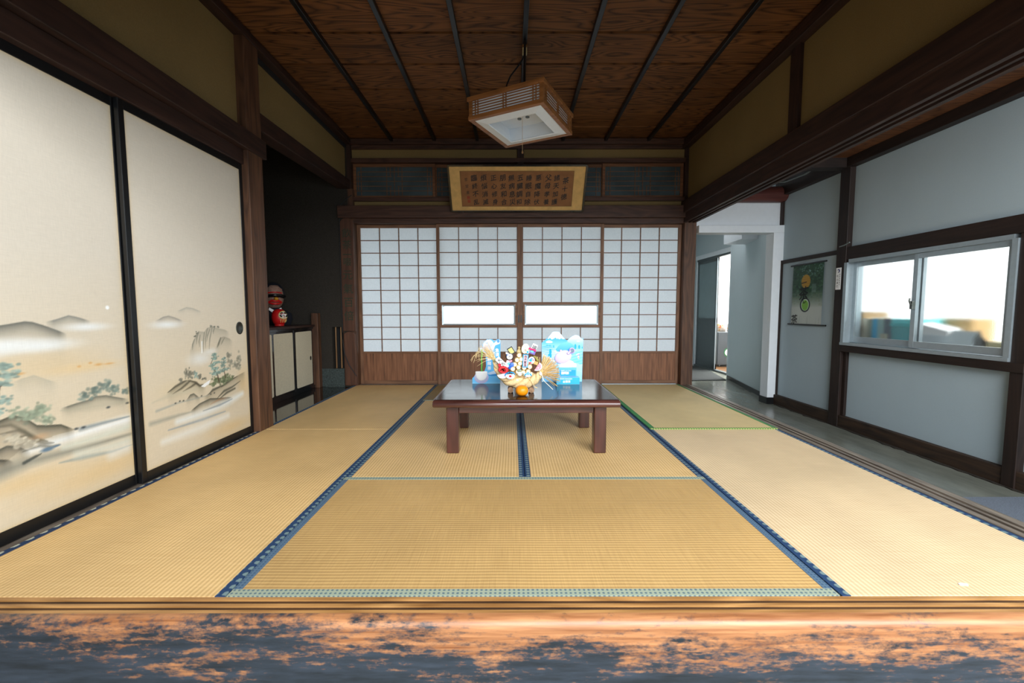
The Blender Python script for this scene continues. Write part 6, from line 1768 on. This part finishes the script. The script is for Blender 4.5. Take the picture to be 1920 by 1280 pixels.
# ---- office: desk ledge and what stands behind the frosted panes
ZD = 0.583
dk = thing('office_desk', 'pale office desk behind the corridor window', 'desk', (3.551, 1.629, -0.210))
box(3.079, 3.905, 0.449, 3.163, 0.548, ZD - 0.0004).build('desktop', M_whitew, dk, bevel=0.002)
for x in (3.12, 3.84):
    for y in (0.52, 3.07):
        box(x, x + 0.04, y, y + 0.04, -0.210, 0.548).build('leg', M_grey, dk)
def binder(y0, y1, h, col, label, x0=3.108, depth=0.23):
    t = thing('file_binder', label, 'binder', ((x0 + depth / 2), (y0 + y1) / 2, ZD), 0, 'binders behind the corridor window')
    mt = plain('binder ' + label[:12], col, 0.5, 0.06)
    box(x0, x0 + 0.003, y0, y1, ZD, ZD + h).box(x0, x0 + depth, y0, y0 + 0.003, ZD, ZD + h).box(x0, x0 + depth, y1 - 0.003, y1, ZD, ZD + h).build('cover', mt, t)
    box(x0 + 0.01, x0 + depth - 0.004, y0 + 0.005, y1 - 0.005, ZD + 0.005, ZD + h - 0.008).build('pages', M_whitew, t)
binder(2.696, 2.750, 0.201, C(255, 220, 121), 'ochre binder at the far end of the row behind the corridor window')
binder(2.626, 2.693, 0.242, C(178, 147, 103), 'tall brown binder second from the far end behind the corridor window')
binder(2.573, 2.622, 0.183, C(240, 230, 207), 'beige binder beside the tall brown binder')
binder(2.528, 2.569, 0.179, C(168, 173, 152), 'olive grey binder beside the bright blue binder')
binder(2.476, 2.524, 0.183, C(12, 188, 240), 'bright blue binder in the row behind the corridor window')
binder(2.410, 2.472, 0.183, C(155, 201, 201), 'grey green binder between the bright blue and navy binders')
binder(2.344, 2.406, 0.186, C(58, 79, 97), 'dark navy binder next to the turquoise crate')
props(box(3.061, 3.082, 2.337, 2.386, ZD, ZD + 0.059).build('paper_slip_box', plain('pale slip box', C(200, 196, 170), 0.6), bevel=0.002), 'small pale box in front of the dark navy binder', 'box')
cr_ = thing('storage_crate', 'turquoise plastic crate behind the corridor window', 'crate', (3.197, 2.230, ZD))
MB().box(3.108, 3.315, 2.143, 2.334, ZD, ZD + 0.124).build('crate_body', plain('dark teal plastic', C(20, 166, 176), 0.4, 0.08), cr_, bevel=0.004)
MB().box(3.097, 3.327, 2.126, 2.337, ZD + 0.124, ZD + 0.149).build('rim', M_teal, cr_, bevel=0.003)
MB().box(3.100, 3.322, 2.130, 2.335, ZD + 0.149, ZD + 0.186).build('lid', plain('bright turquoise lid', C(90, 232, 240), 0.35, 0.05), cr_, bevel=0.006)
pb = thing('paper_tray', 'white paper tray with folded sheet behind the near window pane', 'tray', (3.173, 1.983, ZD))
box(3.097, 3.244, 1.876, 2.095, ZD, ZD + 0.071).build('tray', plain('pale clear plastic', C(214, 222, 226), 0.3), pb, bevel=0.003)
MB().hexa([Vector(q) for q in ((3.102, 1.870, ZD + 0.071), (3.197, 1.870, ZD + 0.071), (3.197, 2.089, ZD + 0.071), (3.102, 2.089, ZD + 0.071), (3.102, 1.870, ZD + 0.104), (3.197, 1.870, ZD + 0.118), (3.197, 2.089, ZD + 0.163), (3.102, 2.089, ZD + 0.151))]).build('folded_sheet', M_wht, pb)
props(box(3.34, 3.52, 1.93, 2.22, ZD, ZD + 0.195).build('cardboard_box', plain('ochre cardboard', C(204, 164, 108), 0.7, 0.08), bevel=0.003), 'ochre cardboard box behind the white paper tray', 'box')
dcal = thing('desk_calendar', 'grey white tent shaped desk calendar behind the near window pane', 'calendar', (3.126, 1.770, ZD))
MB().hexa([Vector(q) for q in ((3.067, 1.682, ZD), (3.072, 1.682, ZD), (3.072, 1.865, ZD), (3.067, 1.865, ZD), (3.126, 1.702, ZD + 0.109), (3.131, 1.702, ZD + 0.109), (3.131, 1.860, ZD + 0.109), (3.126, 1.860, ZD + 0.109))]).build('front_sheet', plain('grey calendar sheet', C(196, 206, 210), 0.5, 0.03), dcal)
MB().hexa([Vector(q) for q in ((3.185, 1.646, ZD), (3.190, 1.646, ZD), (3.190, 1.829, ZD), (3.185, 1.829, ZD), (3.126, 1.702, ZD + 0.107), (3.131, 1.702, ZD + 0.107), (3.131, 1.860, ZD + 0.107), (3.126, 1.860, ZD + 0.107))]).build('back_board', plain('charcoal board', C(44, 52, 56), 0.6), dcal)
MB().prism([(3.072, ZD), (3.185, ZD), (3.128, ZD + 0.124)], 'y', 1.688, 1.692).build('side_gusset', bpy.data.materials['charcoal board'], dcal)
props(box(3.114, 3.291, 1.416, 1.629, ZD, ZD + 0.047).build('paper_stack', plain('beige paper stack', C(206, 192, 146), 0.7, 0.1, 40), bevel=0.002), 'low beige stack of papers near the right end of the window', 'papers')
props(box(3.126, 3.197, 1.339, 1.407, ZD, ZD + 0.248).build('grey_file_box', plain('blue grey file box', C(140, 156, 166), 0.5), bevel=0.002), 'upright blue grey file box at the near end of the window', 'file box')
# ------------------------------------------------------------------ camera, world, render settings
cam = bpy.data.cameras.new('camera')
cam.sensor_width = 36.0
cam.lens = 790.0 / 1920 * 36
cam.clip_start = 0.05
cam.dof.use_dof = True
cam.dof.focus_distance = 2.75
cam.dof.aperture_fstop = 4.5
co = bpy.data.objects.new('camera', cam)
COL.objects.link(co)
co.location = (-0.0604, -1.1806, 0.8375)
co.rotation_mode = 'YXZ'
co.matrix_world = Matrix.Translation(co.location) @ Matrix.Rotation(math.radians(90 - 4.158), 4, 'X') @ Matrix.Rotation(-0.0014, 4, 'Z')
sc.camera = co

w = bpy.data.worlds.new('overcast sky')
sc.world = w
w.use_nodes = True
bg = w.node_tree.nodes['Background']
bg.inputs['Color'].default_value = (0.86, 0.94, 1.0, 1)
bg.inputs['Strength'].default_value = 2.3

def area(name, loc, target, sx, sy, power, col=(1, 1, 1)):
    l = bpy.data.lights.new(name, 'AREA')
    l.shape = 'RECTANGLE'; l.size = sx; l.size_y = sy; l.energy = power; l.color = col
    o = bpy.data.objects.new(name, l)
    COL.objects.link(o)
    o.location = loc
    d = Vector(target) - Vector(loc)
    o.rotation_euler = d.to_track_quat('-Z', 'Y').to_euler()
    return o
area('entrance_daylight', (1.35, -2.35, 2.25), (0.65, 0.75, 0.0), 4.2, 1.5, 340, (0.95, 0.98, 1.0))
area('office_ceiling_lamp', (5.2, 1.2, 2.75), (5.2, 1.2, 0), 2.0, 3.0, 260, (1.0, 0.99, 0.97))
area('back_room_lamp', (4.7, 6.6, 2.6), (4.7, 6.6, 0), 1.6, 2.4, 420, (1.0, 0.98, 0.95))

area('corridor_front_window', (2.45, -1.55, 1.35), (2.5, 3.5, 0.9), 0.85, 1.2, 22, (0.90, 0.96, 1.0))
area('passage_fill_light', (2.85, 4.7, 2.29), (2.85, 4.7, 0), 1.0, 1.0, 8, (0.96, 0.98, 1.0))  # unseen fill light added to brighten the passage

vs = sc.view_settings
vs.view_transform = 'Standard'
vs.look = 'None'
vs.exposure = 0.0
vs.gamma = 1.0
vs.use_curve_mapping = False
sc.cycles.max_bounces = 10
sc.cycles.diffuse_bounces = 5
sc.cycles.transmission_bounces = 8
sc.cycles.transparent_max_bounces = 12
sc.cycles.caustics_reflective = False
sc.cycles.sample_clamp_indirect = 6.0
